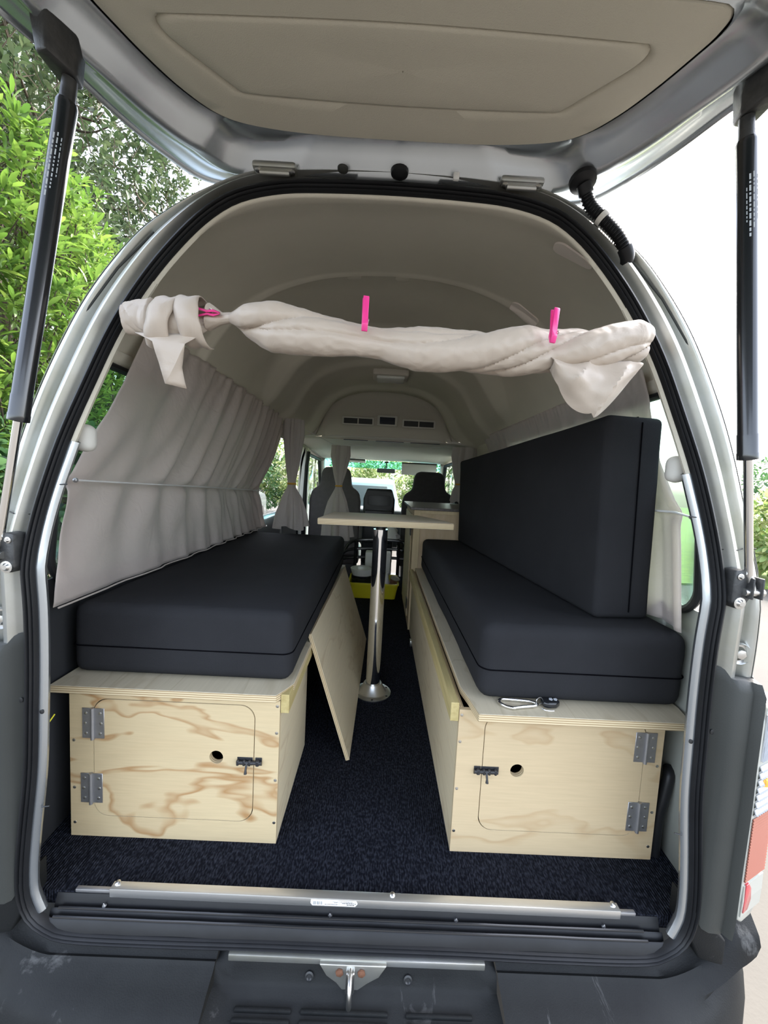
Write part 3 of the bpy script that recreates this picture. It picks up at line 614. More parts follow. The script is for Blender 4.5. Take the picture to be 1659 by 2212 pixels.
# pale painted sill edge, latch plate and striker
g = G(); g.box(-0.26, 0.26, 0.7065, 0.74, -0.080, -0.066, 0.002); make('sill_edge', g, 'silver_dirty', van)
lt = thing('latch', (-0.012, 0.70, -0.12), None, None); lt.parent = van; lt.location = ORG[lt.name] - ORG[van.name]; lt['label'] = 'steel tailgate striker on a silver plate'
g = G(); g.prism([(-0.075, -0.070), (0.06, -0.070), (0.045, -0.092), (0.022, -0.105), (0.004, -0.118), (-0.028, -0.118), (-0.040, -0.105), (-0.060, -0.092)], lambda u, v: Vector((u, 0.700 + (v + 0.07) * 0.1, v)), lambda u, v: Vector((u, 0.716, v)), 0.0015); make('plate', g, 'silver_dirty', lt, recalc=True)
for u, v in ((-0.034, -0.083), (0.010, -0.083)):
    g = G(); g.lathe([(0.008, 0), (0.008, 0.003), (0.004, 0.005), (0.0001, 0.005)], (u, 0.6985, v), (0, -1, 0), 6); make('latch_bolt', g, 'rust', lt, label='rusty bolt head')
g = G(); g.tube(smooth_path([(-0.012, 0.705, -0.078), (-0.012, 0.676, -0.085), (-0.012, 0.668, -0.105), (-0.012, 0.672, -0.122), (-0.012, 0.70, -0.128)], 24), 0.0048, 12); g.box(-0.021, -0.003, 0.690, 0.704, -0.122, -0.076, 0.003); make('striker', g, 'steel', lt)

# ---- worn sill between seal and carpet
g = G(); rows = []
for i in range(61):
    x = lerp(-0.64, 0.64, i / 60); w = 0.0012 * noise.noise(Vector((x * 9, 0, 0)))
    rows.append([Vector((x, y, z + w + 0.0012 * noise.noise(Vector((x * 14, y * 90, 3))))) for y, z in ((0.716, -0.044), (0.722, -0.028), (0.726, -0.024), (0.729, -0.030), (0.733, -0.034), (0.737, -0.024), (0.741, -0.020), (0.744, -0.026), (0.747, -0.026), (0.752, -0.012), (0.757, -0.004), (0.775, -0.002))])
g.grid(rows); make('sill_cover', g, 'rubber', van, recalc=True, label='worn black rubber sill strip')
for z, y in ((-0.0185, 0.7405), (-0.0225, 0.7262)):
    g = G(); g.tube([(lerp(-0.625, 0.60, i / 40), y, z + 0.001 * noise.noise(Vector((i * 0.4, y * 50, 0)))) for i in range(41)], 0.0028, 8); make('sill_bead', g, 'blackpaint', van)

# ================================================================== CABIN SHELL
g = G(); g.box(-0.775, 0.775, 0.758, 3.62, -0.03, 0.0)
make('floor', g, 'carpet', kind='structure', label='dark navy ribbed carpet on the van floor', cat='floor')
g = G(); g.box(-0.79, 0.79, 3.60, 5.0, -0.34, -0.30)
make('cab_floor', g, 'dark', kind='structure', label='dark floor of the driving cab', cat='floor')
# ceiling: rear part grows out of the opening, then steps and ribs towards the cab
def half_base(z0, sx, top, n):
    pts = []
    for x, z in [(interp([(q[1], q[0]) for q in BASE], z0), z0)] + [q for q in BASE if q[1] > z0 + 0.02]:
        if True:
            k = (z - z0) / (1.61 - z0); pts.append((x * lerp(1, sx, min(1, k * 3)), 0, z0 + k * (top - z0)))
    return smooth_path(pts, n)
NH = 34
def full(half, y): 
    h = [Vector((p.x, y, p.z)) for p in half]; return h + [Vector((-p.x, p.y, p.z)) for p in h[-2::-1]]
g = G(); rows = []
up = [(x, z) for x, z in HALF if z > 1.1]
for off, dy in ((-0.018, 0.012), (-0.0215, 0.003), (-0.0245, 0.003), (-0.028, 0.009)):
    P = smooth_path([(x, 0, z) for x, z in up], NH); h = []
    for i, p in enumerate(P):
        t = P[min(i + 1, NH - 1)] - P[max(i - 1, 0)]; nn = Vector((t.z, 0, -t.x)).normalized(); h.append(Vector((max(0, p.x + nn.x * off) if i < NH - 1 else 0, YZ(p.z) + dy, p.z + nn.z * off)))
    rows.append(h + [Vector((-p.x, p.y, p.z)) for p in h[-2::-1]])
b95 = full(half_base(1.16, 1.0, 1.535, NH), 1.0)
rows.append([a.lerp(b, 0.5) + Vector((0, 0.0, 0.012)) for a, b in zip(rows[-1], b95)])
rows.append(b95)
z0 = 1.16
def sec(y, sx, top): return full(half_base(z0, sx, top, NH), y)
def arch_sec(y, pts): return full(smooth_path([(x, 0, z) for x, z in pts], NH), y)
def mix(a, b, t, y):                                                # the ribs lean forward towards the walls
    out = []
    for p, q in zip(a, b):
        z = lerp(p.z, q.z, t); out.append(Vector((lerp(p.x, q.x, t), min(2.99, y + 0.20 * min(1, max(0, (1.44 - z) / 0.22))), z)))
    return out
A2 = [(0.722, 1.16), (0.700, 1.20), (0.660, 1.25), (0.590, 1.30), (0.510, 1.375), (0.40, 1.475), (0.28, 1.54), (0.14, 1.572), (0, 1.58)]
A3 = [(0.722, 1.16), (0.685, 1.195), (0.625, 1.235), (0.545, 1.295), (0.465, 1.39), (0.37, 1.47), (0.25, 1.525), (0.12, 1.547), (0, 1.552)]
A4 = [(0.722, 1.16), (0.66, 1.182), (0.570, 1.205), (0.490, 1.27), (0.425, 1.36), (0.345, 1.44), (0.24, 1.495), (0.12, 1.517), (0, 1.523)]
for y, sx, top in ((1.2, 1.0, 1.580), (1.36, 1.0, 1.600), (1.385, 1.0, 1.604), (1.395, 0.97, 1.60), (1.42, 0.965, 1.612), (1.46, 0.97, 1.632), (1.6, 0.98, 1.640), (1.88, 0.98, 1.640)):
    rows.append(sec(y, sx, top))
s1, s2, s3, s4 = sec(0, 0.98, 1.64), arch_sec(0, A2), arch_sec(0, A3), arch_sec(0, A4)
def stepdown(a, b, y, hold):
    for dy, t in ((0.0, 0.04), (0.02, 0.25), (0.04, 0.75), (0.055, 0.97), (0.07, 1.0), (0.09, 0.99), (hold, 0.94)): rows.append(mix(a, b, t, y + dy))
stepdown(s1, s2, 1.92, 0.26); stepdown(s2, s3, 2.22, 0.40); stepdown(s3, s4, 2.68, 0.11)
rows.append(mix(s4, s2, 0.5, 2.83)); rows.append(mix(s4, s2, 0.6, 2.98))
g.grid(rows); make('ceiling', g, 'lining', kind='structure', label='beige felt headlining of the van with stepped arches', cat='ceiling', smooth=70)
for sgn, m in ((-1, 'darkwall'), (1, 'greymetal')):
    g = G(); g.grid([[Vector((sgn * lerp(0.758, 0.772, t), lerp(0.815, 1.01, t), z)) for z in (0.0, 0.2, 0.4, 0.63)] for t in (0, 0.5, 1)]); make('quarter_panel', g, m, van, solid=0.006)
# side walls with window openings
def wall(sgn, name, holes, label, low):
    ys = sorted({1.0, 3.72} | {v for h in holes for v in h[:2]} | {1.0 + 0.1 * i for i in range(27)})
    zs = sorted({0.0, 0.2, 0.4, 0.6, 0.66, 0.78, 0.88, 0.98, 1.05, 1.08, 1.14, 1.2} | {v for h in holes for v in h[2:4]})
    tab = [(z, x) for x, z in BASE[:9]]
    rows = [[Vector((sgn * (interp(tab, z) + 0.002), y, z)) for z in zs] for y in ys]
    def skip(i, j):
        yc = (ys[i] + ys[i + 1]) / 2; zc = (zs[j] + zs[j + 1]) / 2
        return any(h[0] < yc < h[1] and h[2] < zc < h[3] for h in holes)
    g = G(); g.grid(rows, skip=skip)
    for k, f in enumerate(g.f):
        if sum(g.v[i].z for i in f) / 4 < 0.6: g.m[k] = 1
    make(name, g, ['lining', low], kind='structure', label=label, cat='wall', solid=0.02)
wall(-1, 'wall_left', [(0.99, 2.15, 0.62, 1.16), (2.42, 3.62, 0.10, 1.16)], 'beige lined left side wall with window and open sliding doorway', 'darkwall')
wall(1, 'wall_right', [(0.99, 2.2, 0.62, 1.16)], 'beige lined right side wall with window', 'greymetal')
for i, (sgn, y0, y1) in enumerate(((-1, 0.87, 2.2), (1, 0.87, 2.25))):
    g = G(); tab = [(z, x) for x, z in BASE[:9]]
    otab = [(z, x) for x, z in OUT[:9]]
    def gx(y, z, d): return sgn * (interp(tab, z) + d - 0.018 * (1 - min(1, max(0, (y - 0.9) / 0.3))))
    g.grid([[Vector((gx(y, z, 0.022), y, z)) for z in (0.58, 0.75, 0.9, 1.0, 1.1, 1.17)] for y in (0.915, 1.0, 1.1, 1.23, (y0 + y1) / 2, y1)])
    make('window_%d' % (i + 1), g, 'tint', kind='structure', label='tinted side window on the %s of the van' % ('left' if sgn < 0 else 'right'), cat='window', solid=0.004)
    r = G(); o = [(y, z) for y, z in ((y0 + 0.03, 0.62), (y1 - 0.05, 0.62), (y1 - 0.05, 1.16), (y0 + 0.03, 1.16))]
    r.tube([(gx(y, z, 0.004), y, z) for y, z in rrect(0.888, y1 - 0.05, 0.62, 1.155, 0.06)], 0.010, 8, closed=True); make('trim_%d' % (i + 1), r, 'rubber', kind='structure', label='black rubber frame of the %s side window' % ('left' if sgn < 0 else 'right'), cat='window frame')

# ================================================================== DRIVING CAB
g = G(); g.grid([[Vector((x, y, z + 0.02 * (1 - (x / 0.78) ** 2))) for x in (-0.78, -0.5, -0.2, 0.2, 0.5, 0.78)] for y, z in ((2.93, 1.195), (3.05, 1.195), (3.3, 1.19), (3.9, 1.165), (4.35, 1.14), (4.55, 1.12))])
make('ceiling', g, 'cabtrim', kind='structure', label='pale trim under the cab roof', cat='ceiling', solid=0.02)
for i, sgn in enumerate((-1, 1)):
    g = G(); g.box(sgn * 0.74 - 0.03, sgn * 0.74 + 0.03, 3.62, 3.80, -0.3, 1.17, 0.01)
    make('trim_%d' % (3 + i), g, 'cabtrim', kind='structure', label='pale door pillar at the %s of the cab' % ('left' if sgn < 0 else 'right'), cat='pillar')
    g = G(); g.tube([(sgn * 0.715, 3.615, 0.0), (sgn * 0.715, 3.615, 0.6), (sgn * 0.70, 3.612, 1.0), (sgn * 0.685, 3.612, 1.13)], 0.017, 8); g.tube([(sgn * 0.70, 3.60, 0.1), (sgn * 0.70, 3.60, 0.95)], 0.012, 8)
    make('trim_%d' % (5 + i), g, 'rubber', kind='structure', label='black rubber door seal on the %s cab pillar' % ('left' if sgn < 0 else 'right'), cat='door seal')
    # front doors
    d = thing('door_%d' % (1 + i), (sgn * 0.76, 4.2, -0.3), '%s front door of the cab with a clear window' % ('left' if sgn < 0 else 'right'), 'door', kind='structure')
    g = G(); g.box(sgn * 0.77 - 0.03, sgn * 0.77 + 0.03, 3.80, 4.85, -0.3, 0.58, 0.015); make('door_panel', g, 'cabtrim', d)
    g = G(); g.tube([(sgn * 0.76, 3.82, 0.58), (sgn * 0.735, 3.84, 1.12), (sgn * 0.72, 4.45, 1.10), (sgn * 0.75, 4.86, 0.60)], 0.022, 8); make('window_frame', g, 'rubber', d)
    g = G(); g.add([(sgn * 0.77, 3.82, 0.56), (sgn * 0.745, 3.84, 1.12), (sgn * 0.73, 4.45, 1.10), (sgn * 0.76, 4.86, 0.58)], [(0, 1, 2, 3)]); make('window_pane', g, 'clear', d, solid=0.004)
    g = G(); g.tube([(sgn * 0.70, 4.50, 1.11), (sgn * 0.72, 4.95, 0.60)], 0.035, 10); make('trim_%d' % (7 + i), g, 'cabtrim', kind='structure', label='windscreen pillar at the %s of the cab' % ('left' if sgn < 0 else 'right'), cat='pillar')
ws = thing('window_3', (0, 4.75, 0.58), 'windscreen with a blue green shade band across its top', 'window', kind='structure')
wsf = lambda t, x: Vector((x * lerp(0.69, 0.74, t), lerp(4.54, 4.98, t) + 0.05 * (1 - x * x), lerp(1.125, 0.57, t)))
g = G(); g.grid([[wsf(t, x) for x in (-1, -0.5, 0, 0.5, 1)] for t in (0, 0.16)]); make('shade_band', g, 'band', ws, label='blue green tinted band')
g = G(); g.grid([[wsf(t, x) for x in (-1, -0.5, 0, 0.5, 1)] for t in (0.16, 0.5, 1)]); make('pane', g, 'clear', ws)
g = G(); g.box(-0.76, 0.76, 4.55, 5.05, 0.10, 0.56, 0.06, 4); make('dashboard', g, 'dark', label='dark dashboard under the windscreen', cat='dashboard')
# overhead console above the cab opening
oc = thing('overhead_console', (0, 2.96, 1.19), 'beige overhead console with two air vents and a small display', 'console')
AC = [(0.545, 1.190), (0.520, 1.25), (0.490, 1.32), (0.440, 1.41), (0.36, 1.485), (0.25, 1.54), (0.12, 1.562), (0, 1.567)]
arch = smooth_path([(x, 0, z) for x, z in AC], 24)
outl = [(p.x + 0.02, p.z + 0.01) for p in arch] + [(-p.x - 0.02, p.z + 0.01) for p in arch[-2::-1]]
g = G(); n = len(outl); c = (0, 1.24)
def console_y(z): return 2.965 - 0.05 * max(0, (1.42 - z) / 0.25) if z < 1.42 else 2.965
ins = [(x * 0.93, 1.21 + (z - 1.21) * 0.90) for x, z in outl]
g.grid([[Vector((x, 2.945, z)) for x, z in outl], [Vector((x, 2.965, z)) for x, z in ins], [Vector((x, console_y(z), z)) for x, z in [(x * 0.9, 1.21 + (z - 1.21) * 0.80) for x, z in outl]], [Vector((x, console_y(z) , z)) for x, z in [(x * 0.85, 1.21 + (z - 1.21) * 0.5) for x, z in outl]], [Vector((x, 2.92, z)) for x, z in [(x * 0.82, 1.21 + (z - 1.21) * 0.12) for x, z in outl]], [Vector((x * 0.82, 2.945, 1.193)) for x, z in outl], [Vector((x * 0.82, 3.02, 1.200)) for x, z in outl]])
make('panel', g, 'console', oc, label='beige moulded console panel', smooth=60)
for x0, x1, z in ((-0.315, -0.08, 1.328), (0.13, 0.375, 1.328)):
    g = G(); yy = console_y(z) - 0.030
    holed_plate(g, rrect(x0, x1, z - 0.030, z + 0.030, 0.006), rrect(x0 + 0.012, x1 - 0.012, z - 0.020, z + 0.020, 0.003), ((x0 + x1) / 2, z), yy - 0.006, yy + 0.004)
    v = make('air_vent', g, 'cabtrim', oc, label='beige frame of an air vent with dark slats')
    g = G(); g.box(x0 + 0.01, x1 - 0.01, yy + 0.004, yy + 0.006, z - 0.021, z + 0.021); make('vent_back', g, 'dark', v)
    g = G(); xm = (x0 + x1) / 2; g.box(xm - 0.004, xm + 0.004, yy - 0.004, yy + 0.003, z - 0.02, z + 0.02); make('divider', g, 'console', v)
    for k in range(3):
        g = G(); zz = z - 0.011 + k * 0.011; g.box(x0 + 0.013, x1 - 0.013, yy - 0.002, yy + 0.004, zz - 0.0015, zz + 0.0015); make('slat', g, 'greyplastic', v)
g = G(); yy = console_y(1.34) - 0.030
holed_plate(g, rrect(-0.055, 0.092, 1.302, 1.378, 0.008), rrect(-0.038, 0.076, 1.314, 1.366, 0.004), (0.019, 1.34), yy - 0.010, yy + 0.004); dv = make('display_frame', g, 'cabtrim', oc)
g = G(); g.box(-0.04, 0.078, yy - 0.004, yy + 0.002, 1.313, 1.367); make('display', g, 'screen', dv, label='dark blue black display')
for x0, x1 in ((-0.30, -0.12), (-0.06, 0.15), (0.20, 0.42)):
    g = G(); g.box(x0, x1, 2.935, 2.946, 1.1885, 1.1935); make('slot', g, 'dark', oc)
# dome lamp on the ceiling
dl = thing('dome_lamp', (0.022, 2.40, 1.50), 'rectangular dome lamp with a bright clear lens on the headlining', 'lamp')
g = G(); g.box(-0.085, 0.129, 2.32, 2.48, 1.515, 1.556, 0.012, 3); make('housing', g, 'console', dl)
g = G(); g.box(-0.062, 0.106, 2.335, 2.455, 1.498, 1.520, 0.010, 3); make('lens', g, 'lampglass', dl, label='glossy clear lamp lens')
# sun visors and rear view mirror
for x0, x1, dz, ang, lab in ((-0.52, -0.20, 0.0, 0.12, 'beige sun visor on the left, folded up'), (0.22, 0.62, -0.01, 0.75, 'beige sun visor on the right, swung down')):
    v = thing('sun_visor', ((x0 + x1) / 2, 4.45, 1.04 + dz), lab, 'sun visor')
    g = G(); g.box(x0, x1, -0.008, 0.008, -0.13, 0, 0.007, 2)
    M = Matrix.Rotation(PI / 2 - ang if ang < 0.5 else 0.25, 4, 'X')
    for q in g.v: q.xyz = (M @ Vector((0, q.y, q.z))) + Vector((q.x, 4.46, 1.125 + dz - 0.01))
    make('visor_board', g, 'cabtrim', v)
    g = G(); g.tube([(x0, 4.46, 1.122 + dz), (x1, 4.46, 1.122 + dz)], 0.008, 8); make('visor_rod', g, 'greyplastic', v)
rm = thing('rear_view_mirror', (0.04, 4.42, 0.98), 'dark rear view mirror hanging from the windscreen top', 'mirror')
g = G(); g.box(-0.06, 0.145, 4.40, 4.43, 0.985, 1.035, 0.010, 3); make('mirror_housing', g, 'mirror', rm)
g = G(); g.tube([(0.045, 4.43, 1.03), (0.045, 4.47, 1.11)], 0.006, 8); g.box(0.02, 0.07, 4.45, 4.50, 1.10, 1.118, 0.008); make('stem', g, 'greyplastic', rm)

# front seats
def seat(name, cx, y, hw, lab, m):
    t = thing(name, (cx, y, -0.3), lab, 'seat')
    ol = [(-hw, 0.18), (-hw, 0.70), (-hw * 0.92, 0.79), (-hw * 0.62, 0.84), (-hw * 0.56, 0.98), (-hw * 0.42, 1.015), (hw * 0.42, 1.015), (hw * 0.56, 0.98), (hw * 0.62, 0.84), (hw * 0.92, 0.79), (hw, 0.70), (hw, 0.18)]
    g = G(); g.prism(ol, lambda u, v: Vector((cx + u, y - 0.05 + 0.06 * (v - 0.6), v - 0.01)), lambda u, v: Vector((cx + u * 0.98, y + 0.09 + 0.06 * (v - 0.6), v - 0.02)), 0.03, 4); make('backrest', g, m, t, recalc=True, smooth=60)
    g = G(); g.box(cx - hw, cx + hw, y + 0.02, y + 0.52, 0.06, 0.22, 0.04, 3); make('cushion', g, m, t)
    g = G(); g.box(cx - hw * 0.85, cx + hw * 0.85, y + 0.05, y + 0.5, -0.3, 0.07, 0.01); make('seat_base', g, 'dark', t)
seat('driver_seat', 0.455, 3.72, 0.255, 'dark fabric front seat on the right behind the cabinet', 'seat')
seat('passenger_seat', -0.435, 3.72, 0.245, 'dark grey brown fabric front seat on the left behind the tied curtain', 'seat2')
t = thing('middle_seat', (-0.02, 3.70, -0.3), 'folded middle seat with a black plastic back between the front seats', 'seat')
g = G(); g.prism([(-0.165, 0.10), (-0.165, 0.72), (-0.135, 0.82), (0.105, 0.82), (0.135, 0.72), (0.135, 0.10)], lambda u, v: Vector((u, 3.68, v)), lambda u, v: Vector((u, 3.80, v)), 0.02, 3); bk = make('backrest', g, 'dark', t, recalc=True)
g = G(); holed_plate(g, rrect(-0.15, 0.12, 0.635, 0.79, 0.03), rrect(-0.125, 0.095, 0.66, 0.755, 0.02), (-0.015, 0.71), 3.666, 3.682); make('tray_frame', g, 'blacksatin', bk)
g = G(); g.box(-0.15, 0.12, 3.668, 3.682, 0.30, 0.615, 0.012, 3); make('lower_panel', g, 'blacksatin', bk)
g = G(); g.box(-0.165, 0.135, 3.72, 4.2, -0.3, 0.12, 0.02); make('seat_base', g, 'dark', t)
# folded frame of dark tubes low in front of the crate
t = thing('folded_seat_frame', (-0.02, 3.4, 0.0), 'low dark metal frame on the floor behind the crate', 'frame')
for k, (z, w) in enumerate(((0.20, 0.28), (0.28, 0.24), (0.36, 0.20))):
    g = G(); g.tube(smooth_path([(-w - 0.10, 3.22, z - 0.08), (-w, 3.40, z), (w, 3.40, z + 0.01), (w + 0.02, 3.30, z - 0.06)], 30), 0.014, 8); make('frame_tube', g, 'blackpaint', t)
for x in (-0.20, 0.18):
    g = G(); g.tube([(x, 3.38, 0.0), (x, 3.40, 0.37)], 0.014, 8); make('leg', g, 'blackpaint', t)
t = thing('plastic_bag', (0.11, 3.46, 0.31), 'crumpled clear plastic bag on the dark frame', 'bag')
g = G(); rows = []
for i in range(14):
    z = i / 13; r = interp([(0, 0.075), (0.25, 0.07), (0.6, 0.03), (0.8, 0.022), (1, 0.04)], z)
    rows.append([Vector((0.11 + math.cos(a) * r * (1 + 0.4 * noise.noise(Vector((math.cos(a) * 2, math.sin(a) * 2, z * 5)))), 3.46 + math.sin(a) * r * 0.7, 0.385 + z * 0.17)) for a in [2 * PI * k / 18 for k in range(18)]])
g.grid(rows, closed_u=True); make('film', g, 'white', t, smooth=25)

# ================================================================== PLYWOOD BENCHES
def bench(sgn):
    side = 'left' if sgn < 0 else 'right'
    X = lambda u: sgn * u
    t = thing('storage_bench', (X(0.47), 0.883, 0), 'plywood storage bench on the %s with a hinged front door%s' % (side, ' and strong brown wood figure' if sgn < 0 else ' and keys on its top'), 'bench', 'plywood benches')
    fm = 'ply' if sgn < 0 else 'ply2'
    xi, xo = 0.214, 0.712; yf = 0.883
    dr = [(X(x), z) for x, z in rrect(0.272, 0.656, 0.054, 0.352, 0.035, 8)]
    if sgn > 0: dr = [(X(x), z) for x, z in rrect(0.277, 0.668, 0.060, 0.356, 0.035, 8)]
    outer = [(X(xi), 0.0), (X(xo), 0.0), (X(xo), 0.365), (X(xi), 0.365)]
    cc = (X(0.465), 0.205); g = G(); holed_plate(g, outer, dr, cc, yf, yf + 0.012); make('front_panel', g, fm, t, recalc=True, smooth=20)
    # door: the same outline shrunk by the saw cut, with the finger hole
    d2 = [(cc[0] + (x - cc[0]) * 0.9905, cc[1] + (z - cc[1]) * 0.987) for x, z in dr]
    hc = (X(0.363), 0.2175); hole = [(hc[0] + 0.0165 * math.cos(a), hc[1] + 0.0165 * math.sin(a)) for a in [2 * PI * i / 40 for i in range(40)]]
    g = G(); holed_plate(g, d2, hole, hc, yf - 0.0005, yf + 0.0145); dm = make('door', g, fm, t, recalc=True, smooth=20, label='plywood door with a round finger hole')
    for zc, xc in (((0.290, 0.655), (0.126, 0.660)) if sgn < 0 else ((0.292, 0.668), (0.113, 0.667))):
        g = G()
        for s in (-1, 1): g.box(X(xc) + s * 0.0145 - 0.0115, X(xc) + s * 0.0145 + 0.0115, yf - 0.0024, yf - 0.0004, zc - 0.0375, zc + 0.0375, 0.0006, 1)
        g.tube([(X(xc), yf - 0.0042, zc - 0.039), (X(xc), yf - 0.0042, zc + 0.039)], 0.0042, 12)
        h = make('hinge', g, 'zinc', dm, label='grey steel butt hinge')
        for s in (-1, 1):
            for k in (-1, 0, 1):
                g = G(); disc(g, (X(xc) + s * (0.0165 if k else 0.0185), yf - 0.0022, zc + k * 0.025), (0, -1, 0), 0.0036, 0.0014, 10); q = make('hinge_screw', g, 'steel', dm)
    # barrel bolt
    x0, x1, zc = (0.253, 0.312, 0.2115) if sgn < 0 else (0.258, 0.318, 0.2155)
    g = G(); g.box(min(X(0.272 + 0.003), X(x1)), max(X(0.272 + 0.003), X(x1)), yf - 0.002, yf - 0.0005, zc - 0.010, zc + 0.010, 0.0006, 1)
    g.tube([(X(x0), yf - 0.0065, zc), (X(x1 - 0.004), yf - 0.0065, zc)], 0.0042, 10)
    for u in (0.281, 0.294, 0.309): g.box(X(u) - 0.003, X(u) + 0.003, yf - 0.011, yf - 0.001, zc - 0.0065, zc + 0.0065, 0.0015, 1)
    g.tube([(X(0.287), yf - 0.008, zc), (X(0.287), yf - 0.016, zc - 0.012), (X(0.287), yf - 0.017, zc - 0.020)], [0.0028, 0.0026, 0.0038], 10)
    make('barrel_bolt', g, 'blacksatin', dm, label='small black barrel bolt')
    g = G(); g.box(min(X(x0), X(x0 + 0.016)), max(X(x0), X(x0 + 0.016)), yf - 0.002, yf - 0.0002, zc - 0.010, zc + 0.010, 0.0006, 1); g.box(X(x0 + 0.009) - 0.004, X(x0 + 0.009) + 0.004, yf - 0.011, yf - 0.001, zc - 0.0065, zc + 0.0065, 0.0015, 1); make('bolt_keeper', g, 'blacksatin', t)
    # panel screws
    for u, z in ((xi + 0.006, 0.285), (xi + 0.006, 0.165), (xi + 0.006, 0.055), (xo - 0.010, 0.245), (xo - 0.010, 0.125), (xo - 0.010, 0.035), (xi + 0.006, 0.352)):
        g = G(); disc(g, (X(u), yf - 0.0002, z), (0, -1, 0), 0.0038, 0.001, 10); make('screw', g, 'steel', t)
    # side panels, inner batten, back
    g = G()
    xa, xb = sorted((X(xi), X(xi + 0.012)))
    if sgn < 0:
        g.box(xa, xb, yf + 0.012, 1.24, 0, 0.365); h = G(); h.box(xa, xb, 1.95, 2.28, 0, 0.365); make('side_panel', h, 'ply_side', t, smooth=20)
    else: g.box(xa, xb, yf + 0.012, 2.30, 0, 0.365)
    make('side_panel', g, 'ply_side', t, smooth=20)
    g = G(); xa, xb = sorted((X(xo - 0.012), X(xo))); g.box(xa, xb, yf + 0.012, 2.28, 0, 0.365); make('outer_panel', g, 'ply_side', t, smooth=20)
    g = G(); xa, xb = sorted((X(xi), X(xo))); g.box(xa, xb, 2.27, 2.282, 0, 0.365); make('end_panel', g, 'ply_side', t, smooth=20)
    g = G(); xa, xb = sorted((X(xi - 0.021), X(xi - 0.001))); g.box(xa, xb, yf + 0.001, 2.28, 0.335, 0.381, 0.001, 1); make('batten', g, 'pine', t, smooth=20, label='greenish treated pine batten')
    # top board
    if sgn < 0: poly = [(-0.750, 0.872), (-0.222, 0.872), (-0.206, 0.90), (-0.192, 0.93), (-0.192, 2.29), (-0.750, 2.29)]
    else: poly = [(0.247, 0.836), (0.735, 0.836), (0.752, 0.90), (0.752, 2.30), (0.228, 2.30), (0.228, 0.95), (0.238, 0.90)]
    g = G(); g.prism(poly, lambda u, v: Vector((u, v, 0.366 if sgn > 0 else 0.3665)), lambda u, v: Vector((u, v, 0.385)), 0.001, 1); make('top_board', g, 'ply_top', t, recalc=True, smooth=20, label='plywood top board with layered edge')
bench(-1); bench(1)
# loose plywood panel leaning on the left bench
g = G(); L = 0.95; Wd = 0.43
g.box(-0.006, 0.006, 0, L, 0, Wd, 0.0008, 1)
o = make('leaning_panel', g, 'ply_side', label='loose plywood sheet leaning against the left bench in the aisle', cat='plywood panel', smooth=20)
o.location = (-0.055, 1.17 + L / 2, 0.004); o.rotation_euler = (0, math.radians(-18.5), math.radians(-1.0))
# small bracket at the foot of the right bench
g = G(); g.box(0.200, 0.2125, 2.06, 2.10, 0.0, 0.03, 0.002); make('corner_bracket', g, 'steel', label='small steel bracket at the foot of the right bench', cat='bracket')

# ================================================================== MATTRESSES AND CUSHION
def pad(name, x0, x1, y0, y1, z0, z1, lab, cat, bev=0.03, seam='z', pull=0.004, lean=0.0, drop=0.0):
    t = thing(name, ((x0 + x1) / 2, (y0 + y1) / 2, z0), lab, cat)
    bm = bmesh.new(); bmesh.ops.create_cube(bm, size=1)
    for v in bm.verts: v.co = Vector((v.co.x * (x1 - x0), v.co.y * (y1 - y0), v.co.z * (z1 - z0)))
    bmesh.ops.bevel(bm, geom=bm.edges[:], offset=bev, segments=4, profile=0.5, affect='EDGES')
    bmesh.ops.subdivide_edges(bm, edges=[e for e in bm.edges if e.calc_length() > 0.2], cuts=22, use_grid_fill=True)
    bmesh.ops.subdivide_edges(bm, edges=[e for e in bm.edges if e.calc_length() > 0.07], cuts=4, use_grid_fill=True)
    c = Vector(((x0 + x1) / 2, (y0 + y1) / 2, (z0 + z1) / 2))
    hx, hy, hz = (x1 - x0) / 2, (y1 - y0) / 2, (z1 - z0) / 2
    bm.normal_update()
    for v in bm.verts:
        n = v.normal; w = noise.noise((v.co + c) * 5.0) * 0.6 + noise.noise((v.co + c) * 16.0) * 0.25
        if n.z < -0.5: w = 0
        v.co += n * (w * pull)
        if v.co.z < -hz: v.co.z = -hz
        if lean: v.co.x += lean * (v.co.z / hz)
        if drop: v.co.z -= drop * (v.co.y + hy) / (2 * hy) * (v.co.z + hz) / (2 * hz)      # sags towards its far end
        v.co += c
    g = G(); g.bm(bm); make('cover', g, 'mattress', t, smooth=60)
    g = G()
    if seam == 'z':
        zc = z0 + (z1 - z0) * 0.42
        for pp in [rrect(x0 - 0.0008, x1 + 0.0008, y0 - 0.0012, y1 + 0.0012, bev * 0.9)]:
            pts = [(x, y, zc + 0.002 * noise.noise(Vector((x * 3, y * 3, 0)))) for x, y in pp]
            g.tube(pts, 0.0016, 6, closed=True)
    else:
        xc = x0 + (x1 - x0) * 0.6
        g.tube([(xc + lean * ((z - c.z) / hz), y0 - 0.0014, z) for z in [lerp(z0 + 0.02, z1 - 0.015, i / 12) for i in range(13)]], 0.0016, 6)
        g.tube([(xc + lean, y, z1 + 0.001 - drop * (y - y0) / (y1 - y0)) for y in [lerp(y0 + 0.015, y1 - 0.02, i / 12) for i in range(13)]], 0.0016, 6)
    make('seam', g, 'thread', t)
    return t
pad('bench_mattress', -0.742, -0.200, 0.925, 2.26, 0.3855, 0.565, 'black navy mattress lying on the left bench', 'mattress', 0.028)
pad('bench_mattress', 0.258, 0.757, 0.888, 2.29, 0.3855, 0.572, 'charcoal mattress lying on the right bench under an upright cushion', 'mattress', 0.032)
bc = pad('back_cushion', 0.556, 0.708, 0.965, 2.22, 0.5735, 1.092, 'tall charcoal foam cushion standing on edge on the right mattress', 'cushion', 0.016, seam='x', pull=0.003, lean=-0.008, drop=0.06)
